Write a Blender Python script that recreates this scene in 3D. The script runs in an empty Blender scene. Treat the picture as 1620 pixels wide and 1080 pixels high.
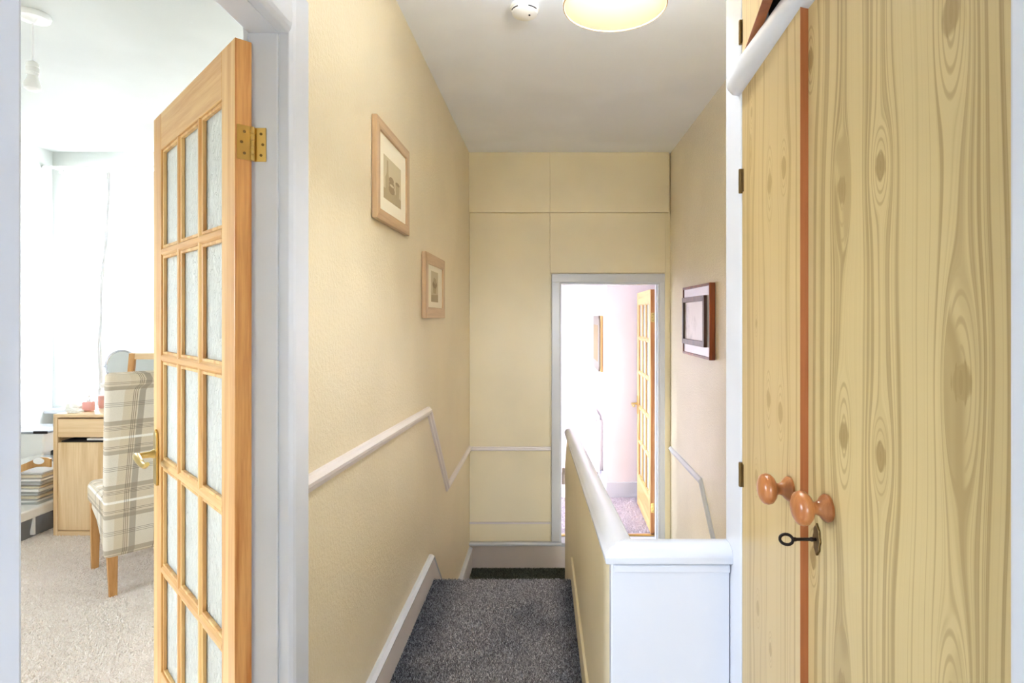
import bpy, bmesh, math, random
import numpy as np
from mathutils import Vector, Matrix

random.seed(4)
rng = np.random.default_rng(7)
S = bpy.context.scene
COL = S.collection
PI = math.pi

# ------------------------------------------------------------------ camera, sky, exposure
CZ = 1.375                                   # eye height above the upper landing
cam = bpy.data.cameras.new('camera')
cam.sensor_width = 36.0
cam.lens = 20.0
cam.shift_x = -56 / 1620
cam.shift_y = -40 / 1620
cam.clip_start = 0.02
cam_ob = bpy.data.objects.new('camera', cam)
cam_ob.location = (0, 0, CZ)
cam_ob.rotation_euler = (PI / 2, 0, 0)
COL.objects.link(cam_ob)
S.camera = cam_ob

SKY = 9.8
world = bpy.data.worlds.new('overcast_sky')
S.world = world
world.use_nodes = True
bg = world.node_tree.nodes['Background']
bg.inputs[0].default_value = (0.82, 0.89, 1.0, 1)
bg.inputs[1].default_value = SKY
wt = world.node_tree
tc = wt.nodes.new('ShaderNodeTexCoord')
sx = wt.nodes.new('ShaderNodeSeparateXYZ')
wt.links.new(tc.outputs['Generated'], sx.inputs[0])
rp = wt.nodes.new('ShaderNodeValToRGB')           # dull grey below the horizon, added to dim the ceilings; overcast sky above
rp.color_ramp.elements[0].position, rp.color_ramp.elements[0].color = .49, (.20, .20, .19, 1)
rp.color_ramp.elements[1].position, rp.color_ramp.elements[1].color = .51, (.82, .89, 1.0, 1)
mr = wt.nodes.new('ShaderNodeMapRange')
mr.inputs[1].default_value, mr.inputs[2].default_value = -1, 1
wt.links.new(sx.outputs[2], mr.inputs[0])
wt.links.new(mr.outputs[0], rp.inputs[0])
wt.links.new(rp.outputs[0], bg.inputs[0])

S.view_settings.view_transform = 'Standard'
S.view_settings.look = 'None'
S.view_settings.gamma = 1
S.view_settings.use_curve_mapping = False
S.view_settings.exposure = 2.64
S.cycles.use_denoising = True
S.cycles.max_bounces = 14
S.cycles.diffuse_bounces = 10
S.cycles.glossy_bounces = 5
S.cycles.transmission_bounces = 8
S.cycles.transparent_max_bounces = 12
S.cycles.caustics_reflective = False
S.cycles.caustics_refractive = False
S.cycles.sample_clamp_indirect = 6.0


def portal(loc, rot, sx, sy):
    """guides daylight sampling through a window opening; gives no light of its own"""
    l = bpy.data.lights.new('window_portal', 'AREA')
    l.shape = 'RECTANGLE'
    l.size, l.size_y = sx, sy
    l.cycles.is_portal = True
    o = bpy.data.objects.new('window_portal', l)
    o.location, o.rotation_euler = loc, rot
    COL.objects.link(o)


def lamp(name, loc, power, color, radius):
    l = bpy.data.lights.new(name, 'POINT')
    l.energy, l.color, l.shadow_soft_size = power, color, radius
    o = bpy.data.objects.new(name, l)
    o.location = loc
    COL.objects.link(o)
    return o


portal((-4.0, .60, 1.55), (0, -PI / 2, 0), .9, .8)  # added, unseen side window of the bedroom, extra fill for the corridor
# bedroom window, back room window, window of the room behind the camera
portal((-2.40, 4.62, 1.60), (-PI / 2, 0, 0), 2.80, 1.9)
portal((-1.72, 5.08, 1.10), (0, -PI / 2, 0), 1.4, .55)
portal((-1.72, 7.55, 1.05), (0, -PI / 2, 0), .9, .9)
portal((0.0, -2.72, 1.50), (PI / 2, 0, 0), .8, .8)

# ------------------------------------------------------------------ helpers: colour, nodes


def srgb(r, g, b):
    def f(c):
        c /= 255
        return c / 12.92 if c <= .04045 else ((c + .055) / 1.055) ** 2.4
    return (f(r), f(g), f(b), 1)


class E:
    """a scalar in a node tree with arithmetic"""
    def __init__(s, nt, sock):
        s.nt, s.sock = nt, sock

    def m(s, op, *a, clamp=False):
        n = s.nt.nodes.new('ShaderNodeMath')
        n.operation = op
        n.use_clamp = clamp
        s.nt.links.new(s.sock, n.inputs[0])
        for i, x in enumerate(a):
            if isinstance(x, E):
                s.nt.links.new(x.sock, n.inputs[i + 1])
            else:
                n.inputs[i + 1].default_value = x
        return E(s.nt, n.outputs[0])

    def __add__(s, o): return s.m('ADD', o)
    def __sub__(s, o): return s.m('SUBTRACT', o)
    def __mul__(s, o): return s.m('MULTIPLY', o)
    def __truediv__(s, o): return s.m('DIVIDE', o)

    def ramp(s, a, b, lo=0.0, hi=1.0):
        n = s.nt.nodes.new('ShaderNodeMapRange')
        n.interpolation_type = 'SMOOTHSTEP'
        n.inputs[1].default_value, n.inputs[2].default_value = a, b
        n.inputs[3].default_value, n.inputs[4].default_value = lo, hi
        s.nt.links.new(s.sock, n.inputs[0])
        return E(s.nt, n.outputs[0])


class Mat:
    def __init__(s, name, color=(.8, .8, .8, 1), rough=.5, metal=0.0, spec=None, **kw):
        s.mat = bpy.data.materials.new(name)
        s.mat.use_nodes = True
        s.nt = s.mat.node_tree
        s.b = s.nt.nodes['Principled BSDF']
        s.b.inputs['Base Color'].default_value = color
        s.b.inputs['Roughness'].default_value = rough
        s.b.inputs['Metallic'].default_value = metal
        if spec is not None:
            s.b.inputs['Specular IOR Level'].default_value = spec
        for k, v in kw.items():
            s.b.inputs[k.replace('_', ' ')].default_value = v

    def coords(s, kind='Object'):
        if kind == 'World':
            o = s.nt.nodes.new('ShaderNodeNewGeometry').outputs['Position']
        else:
            o = s.nt.nodes.new('ShaderNodeTexCoord').outputs[kind]
        return o

    def xyz(s, vec):
        n = s.nt.nodes.new('ShaderNodeSeparateXYZ')
        s.nt.links.new(vec, n.inputs[0])
        return [E(s.nt, n.outputs[i]) for i in range(3)]

    def vec(s, x, y, z):
        n = s.nt.nodes.new('ShaderNodeCombineXYZ')
        for i, v in enumerate((x, y, z)):
            if isinstance(v, E):
                s.nt.links.new(v.sock, n.inputs[i])
            else:
                n.inputs[i].default_value = v
        return n.outputs[0]

    def scale(s, vec, sc):
        n = s.nt.nodes.new('ShaderNodeVectorMath')
        n.operation = 'MULTIPLY'
        s.nt.links.new(vec, n.inputs[0])
        n.inputs[1].default_value = sc
        return n.outputs[0]

    def addv(s, vec, e):
        n = s.nt.nodes.new('ShaderNodeVectorMath')
        n.operation = 'ADD'
        s.nt.links.new(vec, n.inputs[0])
        s.nt.links.new(e, n.inputs[1])
        return n.outputs[0]

    def noise(s, vec, scale=5.0, detail=2.0, rough=.5, dist=0.0):
        n = s.nt.nodes.new('ShaderNodeTexNoise')
        s.nt.links.new(vec, n.inputs['Vector'])
        n.inputs['Scale'].default_value = scale
        n.inputs['Detail'].default_value = detail
        n.inputs['Roughness'].default_value = rough
        n.inputs['Distortion'].default_value = dist
        return E(s.nt, n.outputs['Fac'])

    def mix(s, fac, a, b):
        n = s.nt.nodes.new('ShaderNodeMix')
        n.data_type = 'RGBA'
        if isinstance(fac, E):
            s.nt.links.new(fac.sock, n.inputs[0])
        else:
            n.inputs[0].default_value = fac
        for i, c in ((6, a), (7, b)):
            if isinstance(c, tuple):
                n.inputs[i].default_value = c
            else:
                s.nt.links.new(c, n.inputs[i])
        return n.outputs[2]

    def color(s, c):
        s.nt.links.new(c, s.b.inputs['Base Color'])
        return s

    def bump(s, h, strength=.2, dist=.002):
        n = s.nt.nodes.new('ShaderNodeBump')
        n.inputs['Strength'].default_value = strength
        n.inputs['Distance'].default_value = dist
        s.nt.links.new(h.sock, n.inputs['Height'])
        s.nt.links.new(n.outputs[0], s.b.inputs['Normal'])
        return s

    def rnd(s):
        return E(s.nt, s.nt.nodes.new('ShaderNodeObjectInfo').outputs['Random'])

    def island(s):
        return E(s.nt, s.nt.nodes.new('ShaderNodeNewGeometry').outputs['Random Per Island'])


def plain(name, rgb, rough=.5, metal=0.0, **kw):
    return Mat(name, srgb(*rgb), rough, metal, **kw).mat


def wallpaper(name, rgb, rough=.42, st=.35, size=95):
    m = Mat(name, srgb(*rgb), rough, spec=.4)
    p = m.coords('World')
    a = m.noise(p, size, 4, .6)
    b = m.noise(p, size * .33, 2)
    m.bump(a.ramp(.35, .7) + b * .4, st, .002)
    big = m.noise(p, 1.3, 3)
    c0, c1 = srgb(*rgb), srgb(*(max(0, v - 7) for v in rgb))
    m.color(m.mix(big.ramp(.4, .62), c0, c1))
    return m.mat


def wood(name, light, dark, axis='z', freq=1.0, rough=.38, contrast=1.0):
    """straight grained timber, grain along the given local axis, each piece its own cut"""
    m = Mat(name, srgb(*light), rough)
    p = m.coords('Object')
    st = {'x': (.045, 1, 1), 'y': (1, .045, 1), 'z': (1, 1, .045)}[axis]
    q = m.scale(p, st)
    r = m.rnd() * 37.0
    q = m.addv(q, m.vec(r, r * 1.7, r * .6))
    ring = m.noise(q, 9 * freq, 2, .5)
    band = (ring * 26.0).m('SINE').ramp(-.7, 1.0)
    fine = m.noise(q, 110 * freq, 3, .7)
    f = band * .62 + fine.ramp(.3, .75) * .5
    c = m.mix((f * contrast).m('MINIMUM', 1.0), srgb(*light), srgb(*dark))
    m.color(c)
    m.bump(fine, .08, .001)
    return m.mat


def laminate(name, base, line, knots, seed=0.0):
    """printed pine foil: grain lines flow round the printed knots (world y across, z along)"""
    m = Mat(name, srgb(*base), .36, spec=.42)
    x, y, z = m.xyz(m.coords('World'))
    wob = m.noise(m.vec(x * 0.0 + seed, y * 7.0, z * 1.6), 1.0, 2)
    u = y + (wob - .5) * .03
    psi = u
    inside = None
    for (ky, kz, R, st) in knots:
        du = y - ky
        dz = (z - kz) / st
        r2 = du * du + dz * dz
        RF = R * 1.25
        w = (r2.m('MAXIMUM', RF * RF)).m('POWER', -1.0) * (RF * RF)
        psi = psi - du * w
        # knot itself
        dk = (z - kz) / 1.7
        rk = (du * du + dk * dk).m('SQRT')
        rk = rk + (m.noise(m.vec(x * 0.0 + ky * 9, y * 60.0, z * 35.0), 1.0, 2) - .5) * .008
        core = rk.ramp(R * .55, R * .85, 1, 0)
        re = r2.m('SQRT')
        rings = (re * (2 * PI / (R * .33))).m('SINE').ramp(.1, 1.0) * re.ramp(R * 1.05, R * 1.35, 1, 0)
        k = (core * .85 + rings * .55).m('MINIMUM', .95)
        inside = k if inside is None else inside.m('MAXIMUM', k)
    a = m.noise(m.vec(psi * 112.0, seed, z * .22), 1.0, 2.5, .6)
    b = m.noise(m.vec(psi * 26.0, seed + 4, z * .3), 1.0, 2)
    c = m.noise(m.vec(psi * 420.0, seed + 9, z * 1.2), 1.0, 2)
    lines = a.ramp(.50, .60) * a.ramp(.60, .74, 1, .45) * .72 + b.ramp(.45, .7) * .15 + c.ramp(.5, .8) * .2
    f = lines.m('MAXIMUM', inside).m('MINIMUM', 1.0)
    m.color(m.mix(f, srgb(*base), srgb(*line)))
    return m.mat


def carpet(name, dark, light, worn=None, worn_box=None):
    m = Mat(name, srgb(*dark), 1.0, spec=.1)
    p = m.coords('World')
    isl = m.island()
    sp = m.noise(p, 330, 2, .7).ramp(.35, .68)
    f = isl * .7 + sp * .3
    c = m.mix(f.m('POWER', 1.8), srgb(*dark), srgb(*light))
    if worn:
        x, y, z = m.xyz(p)
        x0, x1 = worn_box
        wob = (m.noise(p, 5, 2) - .5) * .16
        xx = x + wob
        fac = xx.ramp(x0, x0 + .22) * xx.ramp(x1 - .16, x1, 1, 0) * m.noise(p, 3.3, 2).ramp(.25, .5, .55, 1)
        d2, l2 = worn
        cw = m.mix(f.m('POWER', 1.9), srgb(*d2), srgb(*l2))
        c = m.mix(fac, c, cw)
    m.color(c)
    return m.mat


# ------------------------------------------------------------------ materials
M = {}
M['cream'] = wallpaper('cream_wallpaper', (231, 217, 186), .30, .5)
M['cream_sheen'] = wallpaper('cream_sheen_wallpaper', (242, 234, 212), .24, .45)
M['cream_board'] = wallpaper('cream_board', (241, 231, 202), .40, .08, 40)
M['white_wall'] = wallpaper('white_wall', (194, 197, 192), .6, .1)
M['near_wall'] = wallpaper('near_room_wall', (244, 246, 250), .6, .1)
M['pink_wall'] = wallpaper('blush_white_wall', (238, 230, 230), .6, .1)
M['ceiling'] = wallpaper('ceiling_paint', (240, 245, 255), .7, .12, 30)
M['gloss'] = wallpaper('white_gloss_paint', (210, 214, 222), .24, .03, 18)
M['skirt'] = wallpaper('skirting_paint', (230, 222, 220), .3, .03, 18)
M['white_plastic'] = plain('white_plastic', (240, 240, 238), .35)
M['pine_z'] = wood('pine_upright', (222, 188, 128), (194, 142, 80), 'z')
M['pine_x'] = wood('pine_rail', (222, 189, 131), (196, 146, 86), 'x')
M['pine_edge'] = wood('pine_edge', (226, 170, 104), (182, 112, 50), 'z', 1.2)
M['oak_x'] = wood('oak_effect_x', (232, 204, 162), (212, 176, 126), 'x', .9)
M['oak_z'] = wood('oak_effect_z', (232, 204, 162), (208, 172, 122), 'z', .9)
M['oak_leg'] = wood('oak_leg', (206, 156, 96), (176, 124, 66), 'z')
M['frame_oak'] = wood('picture_oak', (204, 172, 134), (176, 142, 104), 'z')
M['frame_oak_y'] = wood('picture_oak_along', (204, 172, 134), (176, 142, 104), 'y')
M['mahogany'] = wood('mahogany', (150, 74, 34), (96, 40, 20), 'z', 1.3)
M['dark_walnut'] = wood('dark_walnut', (92, 62, 52), (58, 36, 30), 'z', 1.3)
M['lipping'] = wood('brown_lipping', (182, 112, 66), (148, 84, 44), 'z', .5, .4)
M['knob'] = wood('turned_knob', (182, 122, 72), (152, 92, 48), 'z', 2.0, .28)
M['brass'] = Mat('polished_brass', srgb(206, 176, 108), .28, 1.0).mat
M['old_brass'] = Mat('aged_brass', srgb(120, 98, 62), .42, 1.0).mat
M['iron'] = Mat('dark_iron', srgb(48, 42, 40), .4, .9).mat
M['chrome'] = Mat('chrome', srgb(200, 200, 205), .15, 1.0).mat
M['black'] = plain('black_plastic', (34, 34, 38), .45)
M['dark'] = plain('shaded_interior', (38, 30, 30), .8)  # near-black colour stands in for the shade inside cupboards
M['mount'] = plain('mount_card', (238, 230, 208), .8)
M['silver'] = Mat('silver_leaf', srgb(196, 190, 180), .35, .7).mat
M['gold'] = wood('gilt_wood', (200, 156, 96), (170, 122, 64), 'z')
M['old_silver'] = Mat('old_silver_leaf', srgb(128, 120, 108), .5, .3).mat
M['mirror'] = Mat('mirror', (.92, .94, .94, 1), .03, 1.0).mat
M['paper'] = plain('paper', (240, 238, 232), .8)
M['cream_paper'] = plain('cream_paper', (206, 188, 152), .8)
M['grey_paper'] = plain('grey_paper', (170, 168, 164), .8)
M['pink'] = plain('pink_plastic', (240, 176, 166), .3)
M['red'] = plain('red_plastic', (206, 40, 40), .35)
M['carpet_dark'] = carpet('charcoal_carpet', (42, 42, 48), (176, 178, 184), ((100, 94, 96), (244, 238, 234)), (-.60, .15))
M['carpet_landing'] = carpet('green_charcoal_carpet', (56, 62, 52), (150, 152, 138))
M['carpet_beige'] = carpet('beige_carpet', (240, 232, 224), (255, 252, 248))
M['carpet_lilac'] = carpet('lilac_grey_carpet', (206, 198, 208), (244, 238, 242))

kn_r = [(.808, 1.555, .017, 4.0), (.715, 1.564, .015, 3.0), (.590, 1.690, .018, 4.5), (.576, 1.308, .019, 4.5),
        (.803, 1.206, .017, 4.0), (.715, 1.199, .015, 3.0), (.905, 1.782, .014, 3.5), (.896, .995, .014, 3.0),
        (.590, .960, .018, 4.5), (.808, .850, .017, 4.0)]
kn_l = [(1.055, 1.62, .016, 4.0), (.985, 1.632, .015, 3.0), (1.16, 1.79, .010, 3.0), (1.17, 1.705, .008, 3.0),
        (1.06, 1.22, .014, 3.5), (1.0, 1.205, .015, 3.0), (1.13, 1.055, .012, 3.0), (1.12, .80, .012, 3.0),
        (1.13, 1.36, .008, 3.0), (1.05, .76, .010, 3.0)]
M['foil_r'] = laminate('pine_foil_wide', (188, 168, 121), (144, 121, 76), kn_r, 1.3)
M['foil_l'] = laminate('pine_foil_narrow', (188, 165, 118), (158, 132, 84), kn_l, 6.1)
M['foil_u'] = laminate('pine_foil_upper', (230, 204, 152), (200, 170, 114), [(1.1, 2.2, .014, 4.0)], 11.0)


def reeded_glass():
    m = Mat('textured_glass', (.93, .97, .95, 1), .22)
    m.b.inputs['Transmission Weight'].default_value = .25
    m.b.inputs['IOR'].default_value = 1.3
    p = m.coords('Object')
    a = m.noise(m.scale(p, (1, 1, .4)), 62, 1.5, .6, 1.8)
    m.bump(a.ramp(.36, .64), .8, .006)
    nt = m.nt
    tl = nt.nodes.new('ShaderNodeBsdfTranslucent')
    tl.inputs['Color'].default_value = (.96, .97, .94, 1)
    nt.links.new(m.b.inputs['Normal'].links[0].from_socket, tl.inputs['Normal'])
    mx = nt.nodes.new('ShaderNodeMixShader')
    mx.inputs[0].default_value = .45
    nt.links.new(m.b.outputs[0], mx.inputs[1])
    nt.links.new(tl.outputs[0], mx.inputs[2])
    nt.links.new(mx.outputs[0], nt.nodes['Material Output'].inputs[0])
    return m.mat


def sheer(name, rgb, alpha, opaque=.5):
    m = Mat(name, srgb(*rgb), .9)
    nt = m.nt
    tr = nt.nodes.new('ShaderNodeBsdfTransparent')
    tl = nt.nodes.new('ShaderNodeBsdfTranslucent')
    df = nt.nodes.new('ShaderNodeBsdfDiffuse')
    for n in (tl, df):
        n.inputs['Color'].default_value = srgb(*rgb)
    m1 = nt.nodes.new('ShaderNodeMixShader')
    nt.links.new(tl.outputs[0], m1.inputs[1])
    nt.links.new(df.outputs[0], m1.inputs[2])
    m1.inputs[0].default_value = opaque
    m2 = nt.nodes.new('ShaderNodeMixShader')
    p = m.coords('Object')
    lace = m.noise(p, 46, 3, .6).ramp(.45, .62) * m.noise(p, 7, 2).ramp(.4, .6)
    fac = (lace * .25 + alpha).m('MINIMUM', 1.0)
    nt.links.new(fac.sock, m2.inputs[0])
    nt.links.new(tr.outputs[0], m2.inputs[1])
    nt.links.new(m1.outputs[0], m2.inputs[2])
    nt.links.new(m2.outputs[0], nt.nodes['Material Output'].inputs[0])
    return m.mat


def clear(name, rgb, alpha, rough=.2):
    m = Mat(name, srgb(*rgb), rough)
    m.b.inputs['Alpha'].default_value = alpha
    return m.mat


def shade_mat():
    m = Mat('lamp_shade_fabric', (.072, .056, .033, 1), .9, spec=0.0)
    nt = m.nt
    tl = nt.nodes.new('ShaderNodeBsdfTranslucent')
    tl.inputs['Color'].default_value = srgb(244, 238, 222)
    mx = nt.nodes.new('ShaderNodeMixShader')
    mx.inputs[0].default_value = .55
    nt.links.new(m.b.outputs[0], mx.inputs[1])
    nt.links.new(tl.outputs[0], mx.inputs[2])
    nt.links.new(mx.outputs[0], nt.nodes['Material Output'].inputs[0])
    return m.mat


def plaid():
    m = Mat('plaid_fabric', srgb(214, 204, 184), .95, spec=.1)
    x, y, z = m.xyz(m.coords('Object'))
    u = x + y * .9
    gn = m.nt.nodes.new('ShaderNodeNewGeometry').outputs['Normal']
    nz = m.xyz(gn)[2].ramp(.6, .8)
    v = (z + y * nz) * -1.0 + 1.10
    per = .317
    uu = (u + 2 * per).m('MODULO', per)
    vv = (v + 3 * per - .235).m('MODULO', per)
    col = srgb(220, 212, 196)

    def band(e, a, b, c, op, base, soft=.0012):
        f = e.ramp(a - soft, a + soft) * e.ramp(b - soft, b + soft, 1, 0) * op
        return m.mix(f, base, c)
    beige, grey, ink, white = srgb(208, 192, 164), srgb(150, 138, 122), srgb(92, 82, 72), srgb(244, 240, 232)
    col = band(uu, .030, .088, beige, .75, col)
    col = band(vv, .000, .165, beige, .62, col)
    col = band(uu, .090, .116, grey, .72, col)
    col = band(vv, .000, .022, grey, .6, col)
    col = band(vv, .146, .166, grey, .6, col)
    col = band(vv, .080, .092, white, .9, col)
    for t in (.066, .073, .081, .193, .201, .209):
        col = band(uu, t, t + .0026, ink, .75, col, .0008)
    for t in (.030, .037, .044, .126, .133, .228, .236, .245):
        col = band(vv, t, t + .0022, ink, .7, col, .0008)
    weave = m.noise(m.coords('Object'), 420, 2)
    m.color(m.mix(weave.ramp(.3, .7) * .16, col, srgb(150, 142, 130)))
    m.bump(weave, .25, .001)
    return m.mat


M['glass'] = reeded_glass()
M['net'] = sheer('net_curtain', (246, 246, 246), .5)
M['lace'] = sheer('lace_curtain', (236, 236, 234), .996, .965)
M['clear_plastic'] = clear('clear_plastic', (222, 228, 228), .22)
M['hem'] = sheer('folded_hem', (236, 236, 238), .999, .985)
M['smoke_plastic'] = clear('smoky_plastic', (150, 152, 156), .6)
M['window_glass'] = clear('window_glass', (240, 250, 250), .08, .02)
M['shade'] = shade_mat()
M['plaid'] = plaid()
bulb = Mat('glowing_bulb', (1, .9, .7, 1), .4)
bulb.b.inputs['Emission Color'].default_value = (.90, .95, 1.0, 1)
bulb.b.inputs['Emission Strength'].default_value = 168
M['bulb_on'] = bulb.mat
M['sketch'] = plain('sepia_print', (196, 182, 148), .8)
M['sketch_dark'] = plain('sepia_ink', (146, 126, 92), .8)
M['sketch_mid'] = plain('sepia_wash', (172, 154, 118), .8)


def etching():
    m = Mat('grey_etching', srgb(206, 206, 206), .18)
    p = m.coords('Object')
    a = m.noise(m.scale(p, (1, 1, .5)), 9, 6, .75)
    x, y, z = m.xyz(p)
    m.color(m.mix(a.ramp(.45, .85), srgb(226, 226, 226), srgb(150, 152, 156)))
    return m.mat


M['etching'] = etching()
M['silver_mount'] = Mat('silver_mount', srgb(206, 208, 210), .22, .35).mat

# ------------------------------------------------------------------ helpers: meshes and objects


class MB:
    def __init__(s):
        s.bm = bmesh.new()

    def box(s, x0, x1, y0, y1, z0, z1):
        v = [s.bm.verts.new(p) for p in ((x0, y0, z0), (x1, y0, z0), (x1, y1, z0), (x0, y1, z0),
                                         (x0, y0, z1), (x1, y0, z1), (x1, y1, z1), (x0, y1, z1))]
        for f in ((0, 3, 2, 1), (4, 5, 6, 7), (0, 1, 5, 4), (1, 2, 6, 5), (2, 3, 7, 6), (3, 0, 4, 7)):
            s.bm.faces.new([v[i] for i in f])
        return s

    def loft(s, rings, close=True, cap=True):
        """rings: lists of points of equal length"""
        rv = [[s.bm.verts.new(p) for p in r] for r in rings]
        n = len(rv[0])
        for a, b in zip(rv, rv[1:]):
            for i in range(n if close else n - 1):
                j = (i + 1) % n
                s.bm.faces.new((a[i], a[j], b[j], b[i]))
        if cap and close:
            s.bm.faces.new(rv[0][::-1])
            s.bm.faces.new(rv[-1])
        return s

    def lathe(s, prof, c=(0, 0, 0), axis='z', n=24, cap=True):
        rings = []
        for r, h in prof:
            ring = []
            for i in range(n):
                a = 2 * PI * i / n
                p, q = r * math.cos(a), r * math.sin(a)
                ring.append({'z': (c[0] + p, c[1] + q, c[2] + h), 'x': (c[0] + h, c[1] + p, c[2] + q),
                             'y': (c[0] + q, c[1] + h, c[2] + p)}[axis])
            rings.append(ring)
        return s.loft(rings, True, cap)

    def tube(s, pts, r, n=10):
        pts = [Vector(p) for p in pts]
        rings = []
        for i, p in enumerate(pts):
            t = (pts[min(i + 1, len(pts) - 1)] - pts[max(i - 1, 0)]).normalized()
            up = Vector((0, 0, 1)) if abs(t.z) < .9 else Vector((1, 0, 0))
            a = t.cross(up).normalized()
            b = a.cross(t)
            rr = r[i] if isinstance(r, (list, tuple)) else r
            rings.append([p + a * rr * math.cos(2 * PI * k / n) + b * rr * math.sin(2 * PI * k / n) for k in range(n)])
        return s.loft(rings)

    def prism(s, poly, axis, a, b):
        """poly: 2-D outline in the two other axes, extruded from a to b along axis"""
        def P(u, v, t):
            return {'x': (t, u, v), 'y': (u, t, v), 'z': (u, v, t)}[axis]
        return s.loft([[P(u, v, a) for u, v in poly], [P(u, v, b) for u, v in poly]])

    def sweep(s, prof, path, side):
        """moulding: profile (out, up) along a path in one wall plane; side = wall normal"""
        side = Vector(side)
        path = [Vector(p) for p in path]
        rings = []
        for i, p in enumerate(path):
            t0 = (path[i] - path[i - 1]).normalized() if i else (path[1] - path[0]).normalized()
            t1 = (path[i + 1] - path[i]).normalized() if i < len(path) - 1 else t0
            u0, u1 = side.cross(t0), side.cross(t1)
            up = (u0 + u1).normalized()
            up = up / max(.3, up.dot(u0))
            rings.append([p + side * o + up * h for o, h in prof])
        return s.loft(rings)

    def grid(s, f, nu, nv):
        vs = [[s.bm.verts.new(f(i / nu, j / nv)) for j in range(nv + 1)] for i in range(nu + 1)]
        for i in range(nu):
            for j in range(nv):
                s.bm.faces.new((vs[i][j], vs[i + 1][j], vs[i + 1][j + 1], vs[i][j + 1]))
        return s


def link(o, parent=None):
    COL.objects.link(o)
    if parent:
        o.parent = parent
    return o


def obj(name, mb, mat, parent=None, bevel=0.0, smooth=False, kind=None, seg=2, world=True):
    bm = mb.bm
    if parent is not None and world:
        off = Vector(parent.location)
        if parent.parent is not None:
            off = off + Vector(parent.parent.location)
        bmesh.ops.translate(bm, verts=bm.verts, vec=-off)
    bmesh.ops.recalc_face_normals(bm, faces=bm.faces)
    me = bpy.data.meshes.new(name)
    bm.to_mesh(me)
    bm.free()
    me.materials.append(M[mat] if isinstance(mat, str) else mat)
    if smooth:
        for p in me.polygons:
            p.use_smooth = True
    o = link(bpy.data.objects.new(name, me), parent)
    if bevel:
        b = o.modifiers.new('bevel', 'BEVEL')
        b.width, b.segments, b.limit_method, b.angle_limit = bevel, seg, 'ANGLE', .6
        b.harden_normals = False
    if smooth:
        try:
            me.set_sharp_from_angle(angle=.7)
        except Exception:
            pass
    if kind:
        o['kind'] = kind
    return o


def struct(name, mb, mat, parent=None, bevel=0.0, smooth=False, label=None):
    o = obj(name, mb, mat, parent, bevel, smooth)
    if parent is None:
        o['kind'] = 'structure'
        if label:
            o['label'] = label
    return o


def thing(name, label, cat, loc=(0, 0, 0), rot=0.0, group=None, kind=None):
    o = bpy.data.objects.new(name, None)
    o.location, o.rotation_euler = loc, (0, 0, rot)
    COL.objects.link(o)
    tag(o, label, cat, group, kind)
    return o


def tag(o, label, cat, group=None, kind=None):
    o['label'], o['category'] = label, cat
    if group:
        o['group'] = group
    if kind:
        o['kind'] = kind
    return o


def bx(*a):
    return MB().box(*a)


def tufts(name, rect, n, h, w, mat, parent, z=0.0, lean=.5):
    """carpet pile: one blade of yarn per tuft"""
    x0, x1, y0, y1 = rect
    x, y = rng.uniform(x0, x1, n), rng.uniform(y0, y1, n)
    a = rng.uniform(0, 2 * PI, n)
    ww, hh = w * rng.uniform(.7, 1.3, n), h * rng.uniform(.7, 1.2, n)
    zz = z(x, y) if callable(z) else np.full(n, z)
    dx, dy = np.cos(a) * ww / 2, np.sin(a) * ww / 2
    lx, ly = rng.normal(0, lean, n) * hh, rng.normal(0, lean, n) * hh
    co = np.empty((n, 4, 3))
    co[:, 0] = np.c_[x - dx, y - dy, zz - .001]
    co[:, 1] = np.c_[x + dx, y + dy, zz - .001]
    co[:, 2] = np.c_[x + dx * .7 + lx, y + dy * .7 + ly, zz + hh]
    co[:, 3] = np.c_[x - dx * .7 + lx, y - dy * .7 + ly, zz + hh]
    me = bpy.data.meshes.new(name)
    me.vertices.add(n * 4)
    me.vertices.foreach_set('co', co.reshape(-1))
    me.loops.add(n * 4)
    me.loops.foreach_set('vertex_index', np.arange(n * 4, dtype=np.int32))
    me.polygons.add(n)
    me.polygons.foreach_set('loop_start', np.arange(0, n * 4, 4, dtype=np.int32))
    me.update()
    me.materials.append(M[mat])
    o = link(bpy.data.objects.new(name, me), parent)
    o['kind'] = 'stuff'
    return o


# ================================================================== THE SETTING
CEIL = 2.66
LAND = -.61          # half landing
BACK = -.40          # floor of the back room
WL, WR, WF = -.615, .97, 4.50
JY0, JY1 = .50, 1.29      # bedroom doorway in the left wall
TOP = 2.015

# floors
fl = bx(-.668, .97, .34, 2.955, -.30, 0)
floor = struct('floor', fl, 'carpet_dark')
tufts('carpet_pile', (-.590, .136, 1.85, 2.962), 100000, .0085, .0034, 'carpet_dark', floor, 0.0)
nose = MB().lathe([(.018, -.59), (.018, .137)], (0, 2.945, -.014), 'x', 16)
obj('stair_nosing', nose, 'carpet_dark', floor, smooth=True)

stairs = MB()
stairs.box(-.615, .13, 2.955, 3.18, LAND - .2, -.203)
stairs.box(-.615, .13, 3.18, 3.40, LAND - .2, -.407)
st = struct('floor_stairs_upper', stairs, 'carpet_dark', bevel=.012, label='charcoal carpeted steps down to the half landing')
ld = struct('floor_half_landing', bx(-.615, .97, 3.40, 4.60, LAND - .25, LAND), 'carpet_landing', label='dark carpeted half landing before the back wall')
tufts('carpet_pile', (-.595, .135, 3.75, 4.485), 42000, .008, .003, 'carpet_landing', ld, LAND)
dn = MB()
for k in range(9):
    dn.box(.20, .97, 3.62 - .22 * (k + 1), 3.62 - .22 * k, LAND - .2 * (k + 1) - .25, LAND - .2 * (k + 1))
struct('floor_stairs_lower', dn, 'carpet_dark', bevel=.012, label='charcoal carpeted flight going down behind the half wall')

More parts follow.
